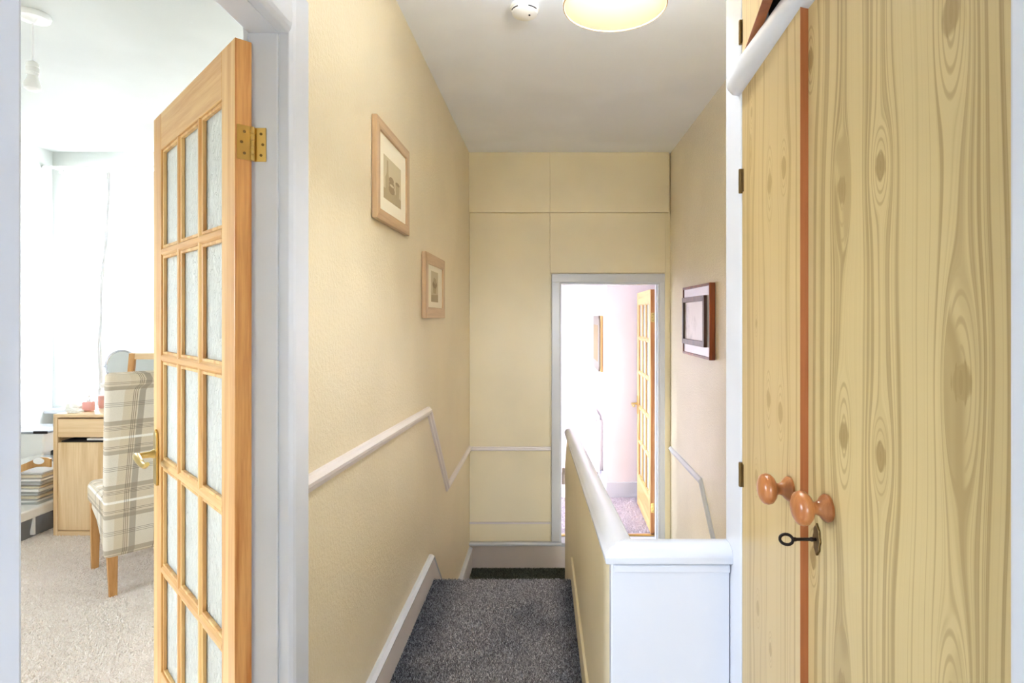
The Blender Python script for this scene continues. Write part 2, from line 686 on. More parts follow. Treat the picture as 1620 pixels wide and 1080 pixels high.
bf = struct('floor_bedroom', bx(-3.9, -.668, -1.0, 4.5, -.2, 0), 'carpet_beige', label='beige carpeted bedroom floor')
tufts('carpet_pile', (-3.3, -.72, 2.0, 3.9), 230000, .011, .0045, 'carpet_beige', bf, 0.0, .7)
rf = struct('floor_back_room', bx(-1.6, 1.9, 4.60, 9.1, BACK - .2, BACK), 'carpet_lilac', label='lilac grey carpet of the back room')
tufts('carpet_pile', (.1, .9, 4.66, 5.56), 26000, .010, .006, 'carpet_lilac', rf, BACK, .6)
struct('floor_near_room', bx(-1.6, 1.6, -2.7, .34, -.2, 0), 'near_wall', label='floor of the room behind the camera')

# ceilings
struct('ceiling', bx(-.67, .97, .34, 4.6, CEIL, CEIL + .1), 'ceiling')
struct('ceiling_bedroom', bx(-3.97, -.668, -1.1, 4.6, CEIL, CEIL + .1), 'white_wall')
struct('ceiling_back_room', bx(-1.7, 1.9, 4.6, 9.2, 2.3, 2.4), 'ceiling')
struct('ceiling_near_room', bx(-1.7, 1.7, -2.8, .34, CEIL, CEIL + .1), 'ceiling')

# left wall of the corridor (thin partition with the bedroom doorway)
w = MB()
w.box(-.668, WL, .34, JY0, 0, CEIL)
w.box(-.668, WL, JY0, JY1 + .012, TOP + .03, CEIL)
w.box(-.668, WL, JY1 + .012, 2.955, -.3, CEIL)
w.box(-.668, WL, 2.955, 4.6, LAND - .2, CEIL)
struct('wall_left', w, 'cream')
# bedroom side skin keeps the bedroom white
w = MB()
w.box(-.672, -.668, JY1 + .03, 4.45, 0, CEIL)
w.box(-.672, -.668, -1.0, JY0 - .02, 0, CEIL)
w.box(-.672, -.668, JY0 - .02, JY1 + .03, TOP + .05, CEIL)
struct('wall_bedroom_right', w, 'white_wall')
struct('wall_right', bx(WR, WR + .1, .34, 4.6, -2.7, CEIL), 'cream_sheen')

# far wall round the back room door
DX0, DX1, DZ = .11, .87, 1.625
w = MB()
w.box(WL - .05, DX0 - .02, WF, WF + .1, LAND - .2, CEIL)
w.box(DX1 + .02, WR + .1, WF, WF + .1, LAND - .2, CEIL)
w.box(DX0 - .02, DX1 + .02, WF, WF + .1, DZ + .02, CEIL)
w.box(DX0 - .02, DX1 + .02, WF, WF + .1, LAND - .2, BACK - .03)
wf = struct('wall_far', w, 'cream_board')
# boards and bulkhead that the far wall is made up of
obj('panel', bx(WL, .0200, 4.462, WF, 2.190, CEIL), 'cream_board', wf, .003)
obj('panel', bx(.0206, WR - .014, 4.462, WF, 2.190, CEIL), 'cream_board', wf, .003)
obj('panel', bx(WL, .0200, 4.485, WF, .345, 2.189), 'cream_board', wf, .004)
obj('panel', bx(.0206, .932, 4.485, WF, 1.714, 2.189), 'cream_board', wf, .003)
obj('panel', bx(WL, .026, 4.488, WF, -.247, .318), 'cream_board', wf, .004)
obj('panel', bx(WL, .026, 4.488, WF, -.40, -.264), 'cream_board', wf, .004)
dado_p = [(0, -.016), (.010, -.014), (.012, -.004), (.018, .002), (.020, .010), (.012, .016), (0, .016)]
t = struct('trim_1', MB().sweep(dado_p, [(.026, 4.488, .332), (WL, 4.488, .332)], (0, -1, 0)), 'skirt', label='dado rail across the far wall')
t = struct('trim_2', MB().sweep([(0, -.008), (.008, -.006), (.008, .006), (0, .008)], [(.026, 4.488, -.256), (WL, 4.488, -.256)], (0, -1, 0)), 'skirt', label='thin strip low on the far wall')
struct('baseboard_far', bx(WL, .94, 4.478, WF, LAND, -.428), 'skirt', bevel=.004)
struct('trim_3', bx(WL, .94, 4.452, WF, -.428, -.402), 'gloss', bevel=.010, label='white ledge above the far baseboard')

# far door case
tr = bpy.data.objects.new('trim_4', None); COL.objects.link(tr); tr['kind'] = 'structure'; tr['label'] = 'white frame of the back room doorway'
obj('architrave', bx(.032, .102, 4.468, WF, BACK, DZ + .083), 'gloss', tr, .008)
obj('architrave', bx(.032, .925, 4.466, WF, DZ + .012, DZ + .085), 'gloss', tr, .008)
obj('architrave', bx(.882, .925, 4.468, WF, BACK, DZ + .083), 'gloss', tr, .008)
obj('lining', bx(.090, DX0, 4.474, 4.60, BACK - .03, DZ), 'gloss', tr, .002)
obj('lining', bx(DX1, .890, 4.474, 4.60, BACK - .03, DZ), 'gloss', tr, .002)
obj('lining', bx(.090, .890, 4.474, 4.60, DZ, DZ + .02), 'gloss', tr, .002)
obj('stop', bx(DX1 - .010, DX1, 4.50, 4.56, BACK, DZ), 'gloss', tr, .002)
obj('sill', bx(DX0, DX1, 4.452, 4.60, BACK - .03, BACK), 'gloss', tr, .003)
obj('threshold_strip', bx(DX0, DX1, 4.585, 4.625, BACK, BACK + .010), 'brass', tr, .004)

# bedroom door case in the left wall
tr = bpy.data.objects.new('trim_5', None); COL.objects.link(tr); tr['kind'] = 'structure'; tr['label'] = 'white frame of the bedroom doorway'
arch = [(0, .0), (.028, .0), (.034, .010), (.036, .020), (.036, .088), (.030, .102), (.018, .108), (.012, .116), (0, .118)]


def arch_poly(y0, sgn, x0=WL):
    return [(x0 + o, y0 + sgn * h) for o, h in arch]


obj('architrave', MB().prism(arch_poly(JY1 + .001, 1), 'z', 0, TOP + .12), 'gloss', tr, .002)
obj('architrave', MB().prism([(WL, JY0 - .05), (WL + .036, JY0 - .05), (WL + .036, JY0), (WL, JY0)], 'z', 0, TOP + .12), 'gloss', tr, .002)
obj('architrave', MB().prism([(WL + o, TOP + .002 + h) for o, h in arch], 'y', JY0 - .05, JY1 + .001), 'gloss', tr, .002)
obj('lining', bx(-.676, WL + .006, JY1 - .006, JY1 + .014, 0, TOP), 'gloss', tr, .002)
obj('lining', bx(-.676, WL + .006, JY0 - .014, JY0 + .006, 0, TOP), 'gloss', tr, .002)
obj('lining', bx(-.676, WL + .006, JY0 - .014, JY1 + .014, TOP, TOP + .03), 'gloss', tr, .002)
for zl in (.178, 1.723):
    hl = obj('hinge_leaf', bx(-.664, -.634, JY1 - .0085, JY1 - .0055, zl, zl + .076), 'brass', tr, .0008)
    for k in range(3):
        obj('screw', MB().lathe([(.001, .0012), (.0032, 0), (.0032, -.0012), (.001, -.0008)], (-.645 + .004 * (k % 2), JY1 - .0085, zl + .014 + .024 * k), 'y', 10), 'old_brass', hl)
obj('casing_edge', bx(-.690, -.676, JY1 - .004, JY1 + .07, 0, TOP + .07), 'gloss', tr, .004)

# dado rails and skirtings of the corridor
dado = [(0, -.022), (.010, -.020), (.013, -.008), (.020, -.003), (.022, .008), (.014, .016), (.010, .022), (0, .024)]
struct('trim_6', MB().sweep(dado, [(WL, 1.40, .948), (WL, 2.925, .886), (WL, 3.462, .332), (WL, 4.49, .332)], (1, 0, 0)), 'skirt', label='dado rail stepping down the left wall')
sk = [(WL, 1.41, 0), (WL, 1.41, .122), (WL, 2.955, .122), (WL, 3.20, -.11), (WL, 3.52, -.45), (WL, 4.47, -.452), (WL, 4.47, LAND), (WL, 3.40, LAND), (WL, 2.90, -.05)]
b = MB().prism([(1.41, -.02), (1.41, .120), (2.965, .120), (3.53, -.452), (4.478, -.452), (4.478, LAND), (3.40, LAND), (2.955, -.20), (2.93, -.02)], 'x', WL, WL + .024)
struct('baseboard_left', b, 'skirt', bevel=.004)
struct('trim_7', MB().sweep([(0, -.006), (.026, -.005), (.028, .004), (.014, .012), (0, .012)], [(WL, 1.41, .122), (WL, 2.962, .122), (WL, 3.528, -.450), (WL, 4.475, -.450)], (1, 0, 0)), 'gloss', label='moulded top edge of the left skirting')
struct('trim_8', MB().sweep(dado, [(WR, 4.46, .334), (WR, 3.578, .336), (WR, 2.3, -.86)], (-1, 0, 0)), 'gloss', label='dado rail stepping down the right wall')

# near doorway that the view looks through
w = MB()
w.box(-1.7, -.425, .34, .43, 0, CEIL)
w.box(.376, 1.7, .34, .43, 0, CEIL)
w.box(-.425, .376, .34, .43, 2.05, CEIL)
struct('wall_near', w, 'cream')
tr = bpy.data.objects.new('trim_9', None); COL.objects.link(tr); tr['kind'] = 'structure'; tr['label'] = 'white frame of the near doorway'
obj('lining', bx(-.435, -.405, .32, .44, 0, 2.05), 'gloss', tr, .004)
obj('lining', bx(.3564, .386, .32, .44, 0, 2.05), 'gloss', tr, .004)
obj('lining', bx(-.435, .386, .32, .44, 2.03, 2.06), 'gloss', tr, .003)

# walls of the bedroom
BW0, BW1, BZ0, BZ1 = -3.78, -1.05, .66, 2.52
w = MB()
w.box(-3.97, -3.87, -1.1, .2, 0, CEIL)
w.box(-3.97, -3.87, 1.0, 4.6, 0, CEIL)
w.box(-3.97, -3.87, .2, 1.0, 0, 1.1)  # opening of the added side window, out of view, brightens the corridor
w.box(-3.97, -3.87, .2, 1.0, 2.0, CEIL)
struct('wall_bedroom_left', w, 'white_wall')
struct('wall_bedroom_near', bx(-3.87, -.672, -1.1, -1.0, 0, CEIL), 'white_wall')
w = MB()
w.box(-3.87, BW0, 4.45, 4.6, 0, CEIL)
w.box(BW1, -.668, 4.45, 4.6, 0, CEIL)
w.box(BW0, BW1, 4.45, 4.6, 0, BZ0)
w.box(BW0, BW1, 4.45, 4.6, BZ1, CEIL)
struct('wall_bedroom_far', w, 'white_wall')
struct('baseboard_bedroom_left', bx(-3.87, -3.85, -1.0, 4.45, 0, .14), 'gloss', bevel=.005)
struct('baseboard_bedroom_far', bx(-3.85, -.672, 4.43, 4.45, 0, .14), 'gloss', bevel=.005)


def sash_window(name, label, x0, x1, z0, z1, y, n=1):
    """white sash window in a wall across y"""
    o = bpy.data.objects.new(name, None); COL.objects.link(o); o['kind'] = 'structure'; o['label'] = label
    fw = .05
    zm = z0 + (z1 - z0) * .44
    for a, b_, c, d in ((x0, x0 + fw, z0, z1), (x1 - fw, x1, z0, z1), (x0, x1, z0, z0 + fw), (x0, x1, z1 - fw, z1)):
        obj('frame', bx(a, b_, y, y + .07, c, d), 'gloss', o, .004)
    obj('meeting_rail', bx(x0 + fw, x1 - fw, y + .005, y + .06, zm - .03, zm + .03), 'gloss', o, .004)
    for k in range(1, n):
        xm = x0 + (x1 - x0) * k / n
        obj('mullion', bx(xm - .03, xm + .03, y + .004, y + .066, z0, z1), 'gloss', o, .004)
    for k in range(n):
        xa, xb = x0 + (x1 - x0) * k / n + .03, x0 + (x1 - x0) * (k + 1) / n - .03
        obj('pane', bx(xa, xb, y + .030, y + .034, z0 + fw, zm - .03), 'window_glass', o)
        obj('pane', bx(xa, xb, y + .030, y + .034, zm + .03, z1 - fw), 'window_glass', o)
    return o


wn = sash_window('window_1', 'white sash window of the bedroom behind net curtains', BW0, BW1, BZ0, BZ1, 4.52, 3)
obj('window_board', bx(BW0 - .10, BW1 + .1, 4.37, 4.53, BZ0 - .035, BZ0), 'gloss', wn, .008)

# back room
struct('wall_back_room_radiator', bx(.582, .70, 5.68, 9.1, BACK, 2.3), 'pink_wall')
struct('wall_back_room_chimney', bx(.582, 1.9, 5.57, 5.68, BACK, 2.3), 'pink_wall')
struct('wall_back_room_right', bx(1.8, 1.9, 4.6, 5.57, BACK, 2.3), 'pink_wall')
struct('wall_back_room_far', bx(-1.7, .70, 9.1, 9.2, BACK, 2.3), 'pink_wall')
w = MB()
w.box(-1.7, -1.6, 4.6, 4.8, BACK, 2.3)
w.box(-1.7, -1.6, 5.35, 7.1, BACK, 2.3)
w.box(-1.7, -1.6, 8.0, 9.1, BACK, 2.3)
w.box(-1.7, -1.6, 7.1, 8.0, BACK, .6)
w.box(-1.7, -1.6, 7.1, 8.0, 1.5, 2.3)
w.box(-1.7, -1.6, 4.8, 5.35, BACK, .40)
w.box(-1.7, -1.6, 4.8, 5.35, 1.80, 2.3)
struct('wall_back_room_left', w, 'pink_wall')
struct('wall_back_room_near', MB().box(-1.6, DX0 - .02, 4.6, 4.606, BACK, 2.3).box(DX1 + .02, 1.8, 4.6, 4.606, BACK, 2.3).box(DX0 - .02, DX1 + .02, 4.6, 4.606, DZ + .02, 2.3), 'pink_wall')
struct('baseboard_back_room', bx(.570, 1.8, 5.552, 5.57, BACK, BACK + .155), 'gloss', bevel=.005)
struct('baseboard_radiator_wall', bx(.566, .582, 5.56, 9.1, BACK, BACK + .155), 'gloss', bevel=.005)

# room behind the camera
struct('wall_near_room_left', bx(-1.7, -1.6, -2.7, .34, 0, CEIL), 'near_wall')
struct('wall_near_room_right', bx(1.6, 1.7, -2.7, .34, 0, CEIL), 'near_wall')
w = MB()
w.box(-1.7, -.4, -2.8, -2.7, 0, CEIL)
w.box(.4, 1.7, -2.8, -2.7, 0, CEIL)
w.box(-.4, .4, -2.8, -2.7, 0, 1.1)
w.box(-.4, .4, -2.8, -2.7, 1.9, CEIL)
struct('wall_near_room_back', w, 'near_wall')

# half wall beside the stairs: cream board with white cap, white end panel
hw = bpy.data.objects.new('wall_half', None); COL.objects.link(hw); hw['kind'] = 'structure'
hw['label'] = 'low stair wall with a white moulded cap between the two flights'
prof = [(1.34, -2.2), (1.34, CZ - .565), (3.60, CZ - .745), (3.95, CZ - 1.02), (3.95, LAND), (3.58, LAND), (3.30, -1.0)]


def skewx(mb, k=-.0098):
    for v in mb.bm.verts:
        v.co.x += k * (v.co.y - 1.3)
    return mb


obj('board', skewx(MB().prism(prof, 'x', .148, .196)), 'cream_board', hw, .003)
cap_p = [(-.036, -.012), (.0, -.022), (.036, -.012), (.038, .004), (.030, .018), (.012, .027), (-.012, .027), (-.030, .018), (-.038, .004)]


def cap_long():
    mb = MB()
    rings = []
    for (y, z) in ((1.318, CZ - .5475), (3.60, CZ - .735)):
        x = .168
        rings.append([(x + a, y + (a if y < 2 else 0), z + b_) for a, b_ in cap_p])
    return skewx(mb.loft(rings))


obj('cap', cap_long(), 'gloss', hw, .002, smooth=True)


def cap_cross():
    rings = []
    for x in (.168, .419):
        rings.append([(x + (a if x < .3 else 0), 1.318 + a, CZ - .5475 + b_) for a, b_ in cap_p])
    return MB().loft(rings)


obj('cap', cap_cross(), 'gloss', hw, .002, smooth=True)
obj('bead', bx(.150, .417, 1.293, 1.312, CZ - .585, CZ - .566), 'gloss', hw, .004)
obj('end_panel', bx(.146, .417, 1.302, 1.342, -.2, CZ - .563), 'gloss', hw, .003)
obj('end_stop', MB().tube([(.112, 3.90, .30), (.112, 3.93, .315), (.112, 3.97, .31), (.112, 3.985, .28), (.112, 3.985, .20)], .012, 8), 'skirt', hw, smooth=True)
b = skewx(MB().prism([(1.30, -.02), (1.30, .120), (2.965, .120), (3.53, -.452), (3.90, -.452), (3.90, LAND), (3.40, LAND), (2.955, -.20), (2.93, -.02)], 'x', .138, .149))
obj('skirting', b, 'cream_board', hw, .003)

# ================================================================== THINGS: doors


def make_hinge(door, z):
    h = obj('hinge', MB().box(-.0015, .0005, .004, .031, z, z + .076), 'brass', door, world=False)
    obj('jamb_leaf', MB().box(.001, .0035, -.026, -.006, z, z + .076), 'brass', h, world=False)
    kn = MB()
    for k in range(5):
        kn.lathe([(.0045, .0005), (.005, .002), (.005, .0135), (.0045, .015)], (-.001, -.001, z + k * .0152), 'z', 12)
    obj('knuckle', kn, 'brass', h, smooth=True, world=False)
    for k in range(3):
        for yy in (.016 + .006 * (k % 2),):
            obj('screw', MB().lathe([(.0034, -.0024), (.0030, -.0010), (.001, -.0014)][::-1], (0, yy, z + .014 + k * .024), 'x', 10), 'old_brass', h, world=False)
    return h


def make_door(name, label, loc, rot):
    d = thing(name, label, 'door', loc, rot, kind='structure')
    W, H, T = .762, 1.981, .035
    stl, top, bar, pitch = .092, .112, .024, .320
    ib = top + 5 * pitch - .0
    obj('stile', bx(.0005, stl, 0, T, 0, H), 'pine_z', d, .0025, world=False)
    obj('stile', bx(W - stl, W, 0, T, 0, H), 'pine_z', d, .0025, world=False)
    obj('edge', bx(0, .0007, .0005, T - .0005, .001, H - .001), 'pine_edge', d, world=False)
    obj('top_rail', bx(stl, W - stl, .0003, T - .0003, H - top, H), 'pine_x', d, .002, world=False)
    zb = H - top - 5 * pitch + bar
    obj('bottom_rail', bx(stl, W - stl, .0003, T - .0003, 0, zb), 'pine_x', d, .002, world=False)
    cw = (W - 2 * stl - 2 * bar) / 3
    for r in range(1, 5):
        zt = H - top - r * pitch + bar
        c = zt - bar / 2
        # glazing bar with chamfered mouldings on both faces
        p = [(T, c - .006), (T, c + .006), (T - .006, c + bar / 2), (.006, c + bar / 2), (0, c + .006), (0, c - .006), (.006, c - bar / 2), (T - .006, c - bar / 2)]
        obj('glazing_bar', MB().prism(p, 'x', stl, W - stl), 'pine_x', d, .0015, world=False)
    for k in (1, 2):
        c = stl + k * cw + (k - .5) * bar
        p = [(c - .006, T - .0006), (c + .006, T - .0006), (c + bar / 2, T - .0065), (c + bar / 2, .0065), (c + .006, .0006), (c - .006, .0006), (c - bar / 2, .0065), (c - bar / 2, T - .0065)]
        obj('mullion', MB().prism(p, 'z', zb, H - top), 'pine_z', d, .0015, world=False)
    for r in range(5):
        for k in range(3):
            x0 = stl + k * (cw + bar)
            z1 = H - top - r * pitch
            z0 = z1 - pitch + bar
            # bead round each light
            bd = MB()
            e = .008
            for fr in (1, -1):
                ya, yb = (T / 2 + .003, T - .005) if fr == 1 else (.005, T / 2 - .003)
                bd.box(x0, x0 + e, ya, yb, z0, z1).box(x0 + cw - e, x0 + cw, ya, yb, z0, z1)
                bd.box(x0 + e, x0 + cw - e, ya, yb, z0, z0 + e).box(x0 + e, x0 + cw - e, ya, yb, z1 - e, z1)
            pn = obj('pane', bx(x0, x0 + cw, T / 2 - .002, T / 2 + .002, z0, z1), 'glass', d, world=False)
            obj('bead', bd, 'pine_z', pn, .0015, world=False)
    # lever handle on a long plate, both faces
    hz, hx = .935, W - .046
    for fr in (1, -1):
        y0 = T if fr == 1 else 0
        def Y(v): return y0 + fr * v
        pl = MB()
        pl.prism([(hx - .019, hz - .085), (hx + .019, hz - .085), (hx + .021, hz - .06), (hx + .019, hz - .045), (hx + .021, hz), (hx + .019, hz + .055), (hx + .016, hz + .075), (hx, hz + .085), (hx - .016, hz + .075), (hx - .019, hz + .055), (hx - .021, hz), (hx - .019, hz - .045), (hx - .021, hz - .06)], 'y', Y(0), Y(.007))
        h = obj('handle', pl, 'brass', d, .002, world=False)
        z = hz + .01
        obj('spindle', MB().lathe([(.014, 0), (.013, .006), (.010, .012), (.009, .040), (.0095, .050)], (hx, Y(.006), z), 'y', 16) if fr == 1 else
            MB().lathe([(.014, 0), (.013, -.006), (.010, -.012), (.009, -.040), (.0095, -.050)], (hx, Y(.006), z), 'y', 16), 'brass', h, smooth=True, world=False)
        obj('lever', MB().tube([(hx + .012, Y(.052), z + .002), (hx, Y(.053), z + .001), (hx - .03, Y(.054), z - .003), (hx - .07, Y(.053), z - .010), (hx - .098, Y(.050), z - .012), (hx - .112, Y(.046), z - .004)], [.007, .0105, .010, .009, .008, .006], 12), 'brass', h, smooth=True, world=False)
    for z in (.17, 1.715):
        make_hinge(d, z)
    return d


make_door('door_1', 'glazed pine bedroom door with textured glass, standing open at left', (-.663, 1.276, .008), math.atan2(.534, -.5486))
make_door('door_2', 'glazed pine door open inside the back room beyond the half wall', (.872, 4.615, BACK + .012), math.radians(89.2))

# ================================================================== the built-in cupboard
CX = .4186
cb = thing('cupboard', 'built-in cupboard with pine-effect doors and white frame along the right side', 'cupboard', (CX, .44, 0))
obj('post', bx(CX, CX + .06, 1.226, 1.338, 0, CEIL), 'gloss', cb, .007, seg=3)
obj('side_panel', bx(CX + .06, WR, 1.30, 1.338, -.3, CEIL), 'cream', cb)
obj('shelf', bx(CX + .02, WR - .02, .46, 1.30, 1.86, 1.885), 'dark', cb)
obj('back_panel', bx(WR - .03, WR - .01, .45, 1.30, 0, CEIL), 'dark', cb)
obj('inner_shade_sheet', bx(CX + .061, WR - .03, 1.292, 1.299, 0, CEIL), 'dark', cb)  # dark sheet in place of shade behind the ajar doors
obj('near_stile', bx(CX, CX + .04, .44, .497, 0, CEIL), 'gloss', cb, .004)
# rail: a bullnosed ledge over the lower doors, a little out of level
rl = [(1.252, CZ + .478), (1.252, CZ + .545), (.45, CZ + .553), (.45, CZ + .515)]
rr = []
for y, zl, zh in ((1.256, .492, .526), (1.248, .482, .542), (1.235, .480, .549), (1.0, .489, .550), (.45, .515, .553)):
    zc = (zl + zh) / 2
    hh = (zh - zl) / 2
    p = []
    for k in range(9):
        a = -PI / 2 + PI * k / 8
        p.append((CX - .024 * math.cos(a) ** .7 if abs(math.cos(a)) > 1e-6 else CX, y, CZ + zc + hh * math.sin(a)))
    p += [(CX + .02, y, CZ + zh), (CX + .02, y, CZ + zl)]
    rr.append(p)
obj('rail', MB().loft(rr), 'gloss', cb, smooth=True)


def tdoor(name, y0, y1, z0, z1, mat, hinge_y, open_x, th=.018):
    """plain slab door standing along y; its free edge is open_x proud"""
    a = math.asin(open_x / abs((y0 if hinge_y == y1 else y1) - hinge_y)) if open_x else 0.0
    def place(mb):
        for v in mb.bm.verts:
            dy = v.co.y - hinge_y
            dx = v.co.x - CX
            s = -1 if hinge_y > y0 else 1
            # rotate about the hinge so that the free edge swings out to -x
            ang = a * (1 if s < 0 else -1)
            ny = dy * math.cos(ang) - dx * math.sin(ang) * -1
            nx = dy * math.sin(ang) + dx * math.cos(ang)
            v.co.x, v.co.y = CX + nx, hinge_y + ny
        return mb
    d = obj(name, place(bx(CX, CX + th, y0, y1, z0, z1)), mat, cb, .001)
    return d, place


# wide right-hand door, closed
dr, pl = tdoor('door', .499, .925, .08, CZ + .508, 'foil_r', .499, 0.0)
# narrow left-hand door, a little ajar, brown lipped edge
dl, pl2 = tdoor('door', .913, 1.223, .08, CZ + .484, 'foil_l', 1.223, .0125)
for v in dl.data.vertices:
    if v.co.z > 1.5 and v.co.y < .60:
        v.co.z += .022
obj('lipping', pl2(bx(CX - .0004, CX + .0186, .9118, .9132, .08, CZ + .506)), 'lipping', dl)
# upper door, standing ajar with its brown lipped bottom edge in view
du, pl3 = tdoor('upper_door', .80, 1.223, CZ + .556, CEIL - .03, 'foil_u', 1.223, .075)
obj('lipping', pl3(bx(CX - .0004, CX + .0186, .80, 1.223, CZ + .5545, CZ + .5562)), 'lipping', du)
obj('lipping', pl3(bx(CX - .0004, CX + .0186, .7985, .8003, CZ + .556, CEIL - .03)), 'lipping', du)
du2, _ = tdoor('upper_door', .499, .80, CZ + .556, CEIL - .03, 'foil_u', .499, 0.0)
for d, zs, yy in ((dl, (1.035, 1.665, .3), 1.2235), (du, (1.985, 2.4), 1.2235)):
    for z in zs:
        obj('hinge', MB().lathe([(.004, -.026), (.0045, -.024), (.0045, .024), (.004, .026)], (CX - .003, yy, z), 'z', 10).box(CX - .002, CX, yy - .012, yy, z - .024, z + .024), 'old_brass', d)


def knob(parent, y, z, x=CX):
    prof = [(.020, 0), (.0205, -.004), (.017, -.009), (.011, -.014), (.009, -.020), (.011, -.025), (.020, -.029), (.0245, -.034), (.0255, -.040), (.0235, -.046), (.017, -.050), (.008, -.052), (.001, -.0525)]
    return obj('knob', MB().lathe(prof, (x, y, z), 'x', 28), 'knob', parent, smooth=True)


knob(dr, .848, CZ - .286)
knob(dl, .953, CZ - .289, CX - .012)
ky, kz = .880, CZ - .345
esc = MB()
pts = []
for i in range(40):
    a = 2 * PI * i / 40
    r = 1 + .10 * math.cos(8 * a) + .12 * (abs(math.sin(a)) > .85)
    pts.append((ky + .011 * r * math.cos(a), kz + .021 * r * math.sin(a)))
esc.prism(pts, 'x', CX - .0035, CX)
ec = obj('escutcheon', esc, 'old_brass', dr, .0012)
obj('keyhole_rim', MB().lathe([(.0065, 0), (.0068, -.002), (.005, -.004), (.003, -.0035)], (CX - .0035, ky, kz), 'x', 14), 'old_brass', ec, smooth=True)
# key standing in the lock
key = thing('key', 'small dark iron key standing in the lock of the wide cupboard door', 'key', (CX - .003, ky, kz))
obj('shank', MB().lathe([(.0026, .004), (.0026, -.004), (.0034, -.006), (.0034, -.008), (.0026, -.010), (.0026, -.030), (.0034, -.032), (.003, -.036)], (CX - .003, ky, kz), 'x', 12), 'iron', key, smooth=True)
ring = [(CX - .003 - .046 + .011 * math.cos(t), ky + .002 * math.sin(t), kz - .001 + .0085 * math.sin(t)) for t in [2 * PI * i / 20 for i in range(20)]]
bw = MB()
rings = []
for i in range(20):
    t = 2 * PI * i / 20
    c = Vector((CX - .049 + .010 * math.cos(t), ky + .004 * math.sin(t), kz + .0065 * math.sin(t)))
    o = Vector((math.cos(t), 0, math.sin(t)))
    rings.append([c + o * .0024 * math.cos(q) + Vector((0, 1, 0)) * .0024 * math.sin(q) for q in [2 * PI * j / 8 for j in range(8)]])
bw.loft(rings + [rings[0]], True, False)
bmesh.ops.remove_doubles(bw.bm, verts=bw.bm.verts, dist=1e-6)
obj('bow', bw, 'iron', key, smooth=True)

# ================================================================== ceiling lamp and smoke alarm
LX, LY = .196, 1.651
lp = thing('pendant_lamp', 'lit ceiling pendant with a round cream drum shade over the landing', 'lamp', (LX, LY, CEIL))
obj('ceiling_rose', MB().lathe([(.05, 0), (.05, -.012), (.03, -.026), (.008, -.032)], (LX, LY, CEIL), 'z', 24), 'white_plastic', lp, smooth=True)
obj('cord', MB().tube([(LX, LY, CEIL - .03), (LX, LY, 2.52)], .003, 8), 'white_plastic', lp)
sh = MB()
sh.lathe([(.150, 2.275), (.150, 2.47)], (LX, LY, 0), 'z', 48, cap=False)
sh.lathe([(.148, 2.47), (.148, 2.275)], (LX, LY, 0), 'z', 48, cap=False)
s_ = obj('shade', sh, 'shade', lp, smooth=True)
for z in (2.275, 2.47):
    rim = MB()
    rg = [[(LX + (.149 + .0022 * math.cos(q)) * math.cos(t), LY + (.149 + .0022 * math.cos(q)) * math.sin(t), z + .0022 * math.sin(q)) for q in [2 * PI * j / 6 for j in range(6)]] for t in [2 * PI * i / 48 for i in range(49)]]
    rim.loft(rg, True, False)
    obj('rim', rim, 'frame_oak', s_, smooth=True)
sp = MB()
for k in range(3):
    a = 2 * PI * k / 3 + .4
    sp.tube([(LX + .02 * math.cos(a), LY + .02 * math.sin(a), 2.478), (LX + .148 * math.cos(a), LY + .148 * math.sin(a), 2.468)], .0018, 6)
obj('spider', sp, 'white_plastic', s_)
obj('bulb_holder', MB().lathe([(.010, 2.53), (.019, 2.52), (.020, 2.48), (.015, 2.475)], (LX, LY, 0), 'z', 20), 'white_plastic', lp, smooth=True)
obj('bulb', MB().lathe([(.013, 2.475), (.016, 2.46), (.028, 2.435), (.031, 2.415), (.027, 2.392), (.014, 2.379), (.001, 2.376)], (LX, LY, 0), 'z', 24), 'bulb_on', lp, smooth=True)

SX, SY = -.094, 2.36
sm = thing('smoke_alarm', 'round white smoke alarm on the landing ceiling beside the lamp', 'smoke alarm', (SX, SY, CEIL))
obj('base', MB().lathe([(.058, CEIL), (.060, CEIL - .006), (.060, CEIL - .014)], (SX, SY, 0), 'z', 36), 'white_plastic', sm, smooth=True)
obj('cover', MB().lathe([(.054, CEIL - .014), (.056, CEIL - .020), (.052, CEIL - .034), (.042, CEIL - .040), (.001, CEIL - .042)], (SX, SY, 0), 'z', 36), 'white_plastic', sm, smooth=True)
for k in range(4):
    a0 = k * PI / 2 + .3
    rg = []
    for i in range(7):
        a = a0 + i * .13
        rg.append([(SX + r * math.cos(a), SY + r * math.sin(a), z) for r, z in ((.0530, CEIL - .022), (.0565, CEIL - .022), (.0555, CEIL - .026), (.0520, CEIL - .026))])
    obj('vent', MB().loft(rg), 'black', sm)
obj('indicator', MB().lathe([(.004, CEIL - .041), (.004, CEIL - .044), (.001, CEIL - .045)], (SX + .02, SY - .01, 0), 'z', 12), 'black', sm, smooth=True)

# ================================================================== pictures


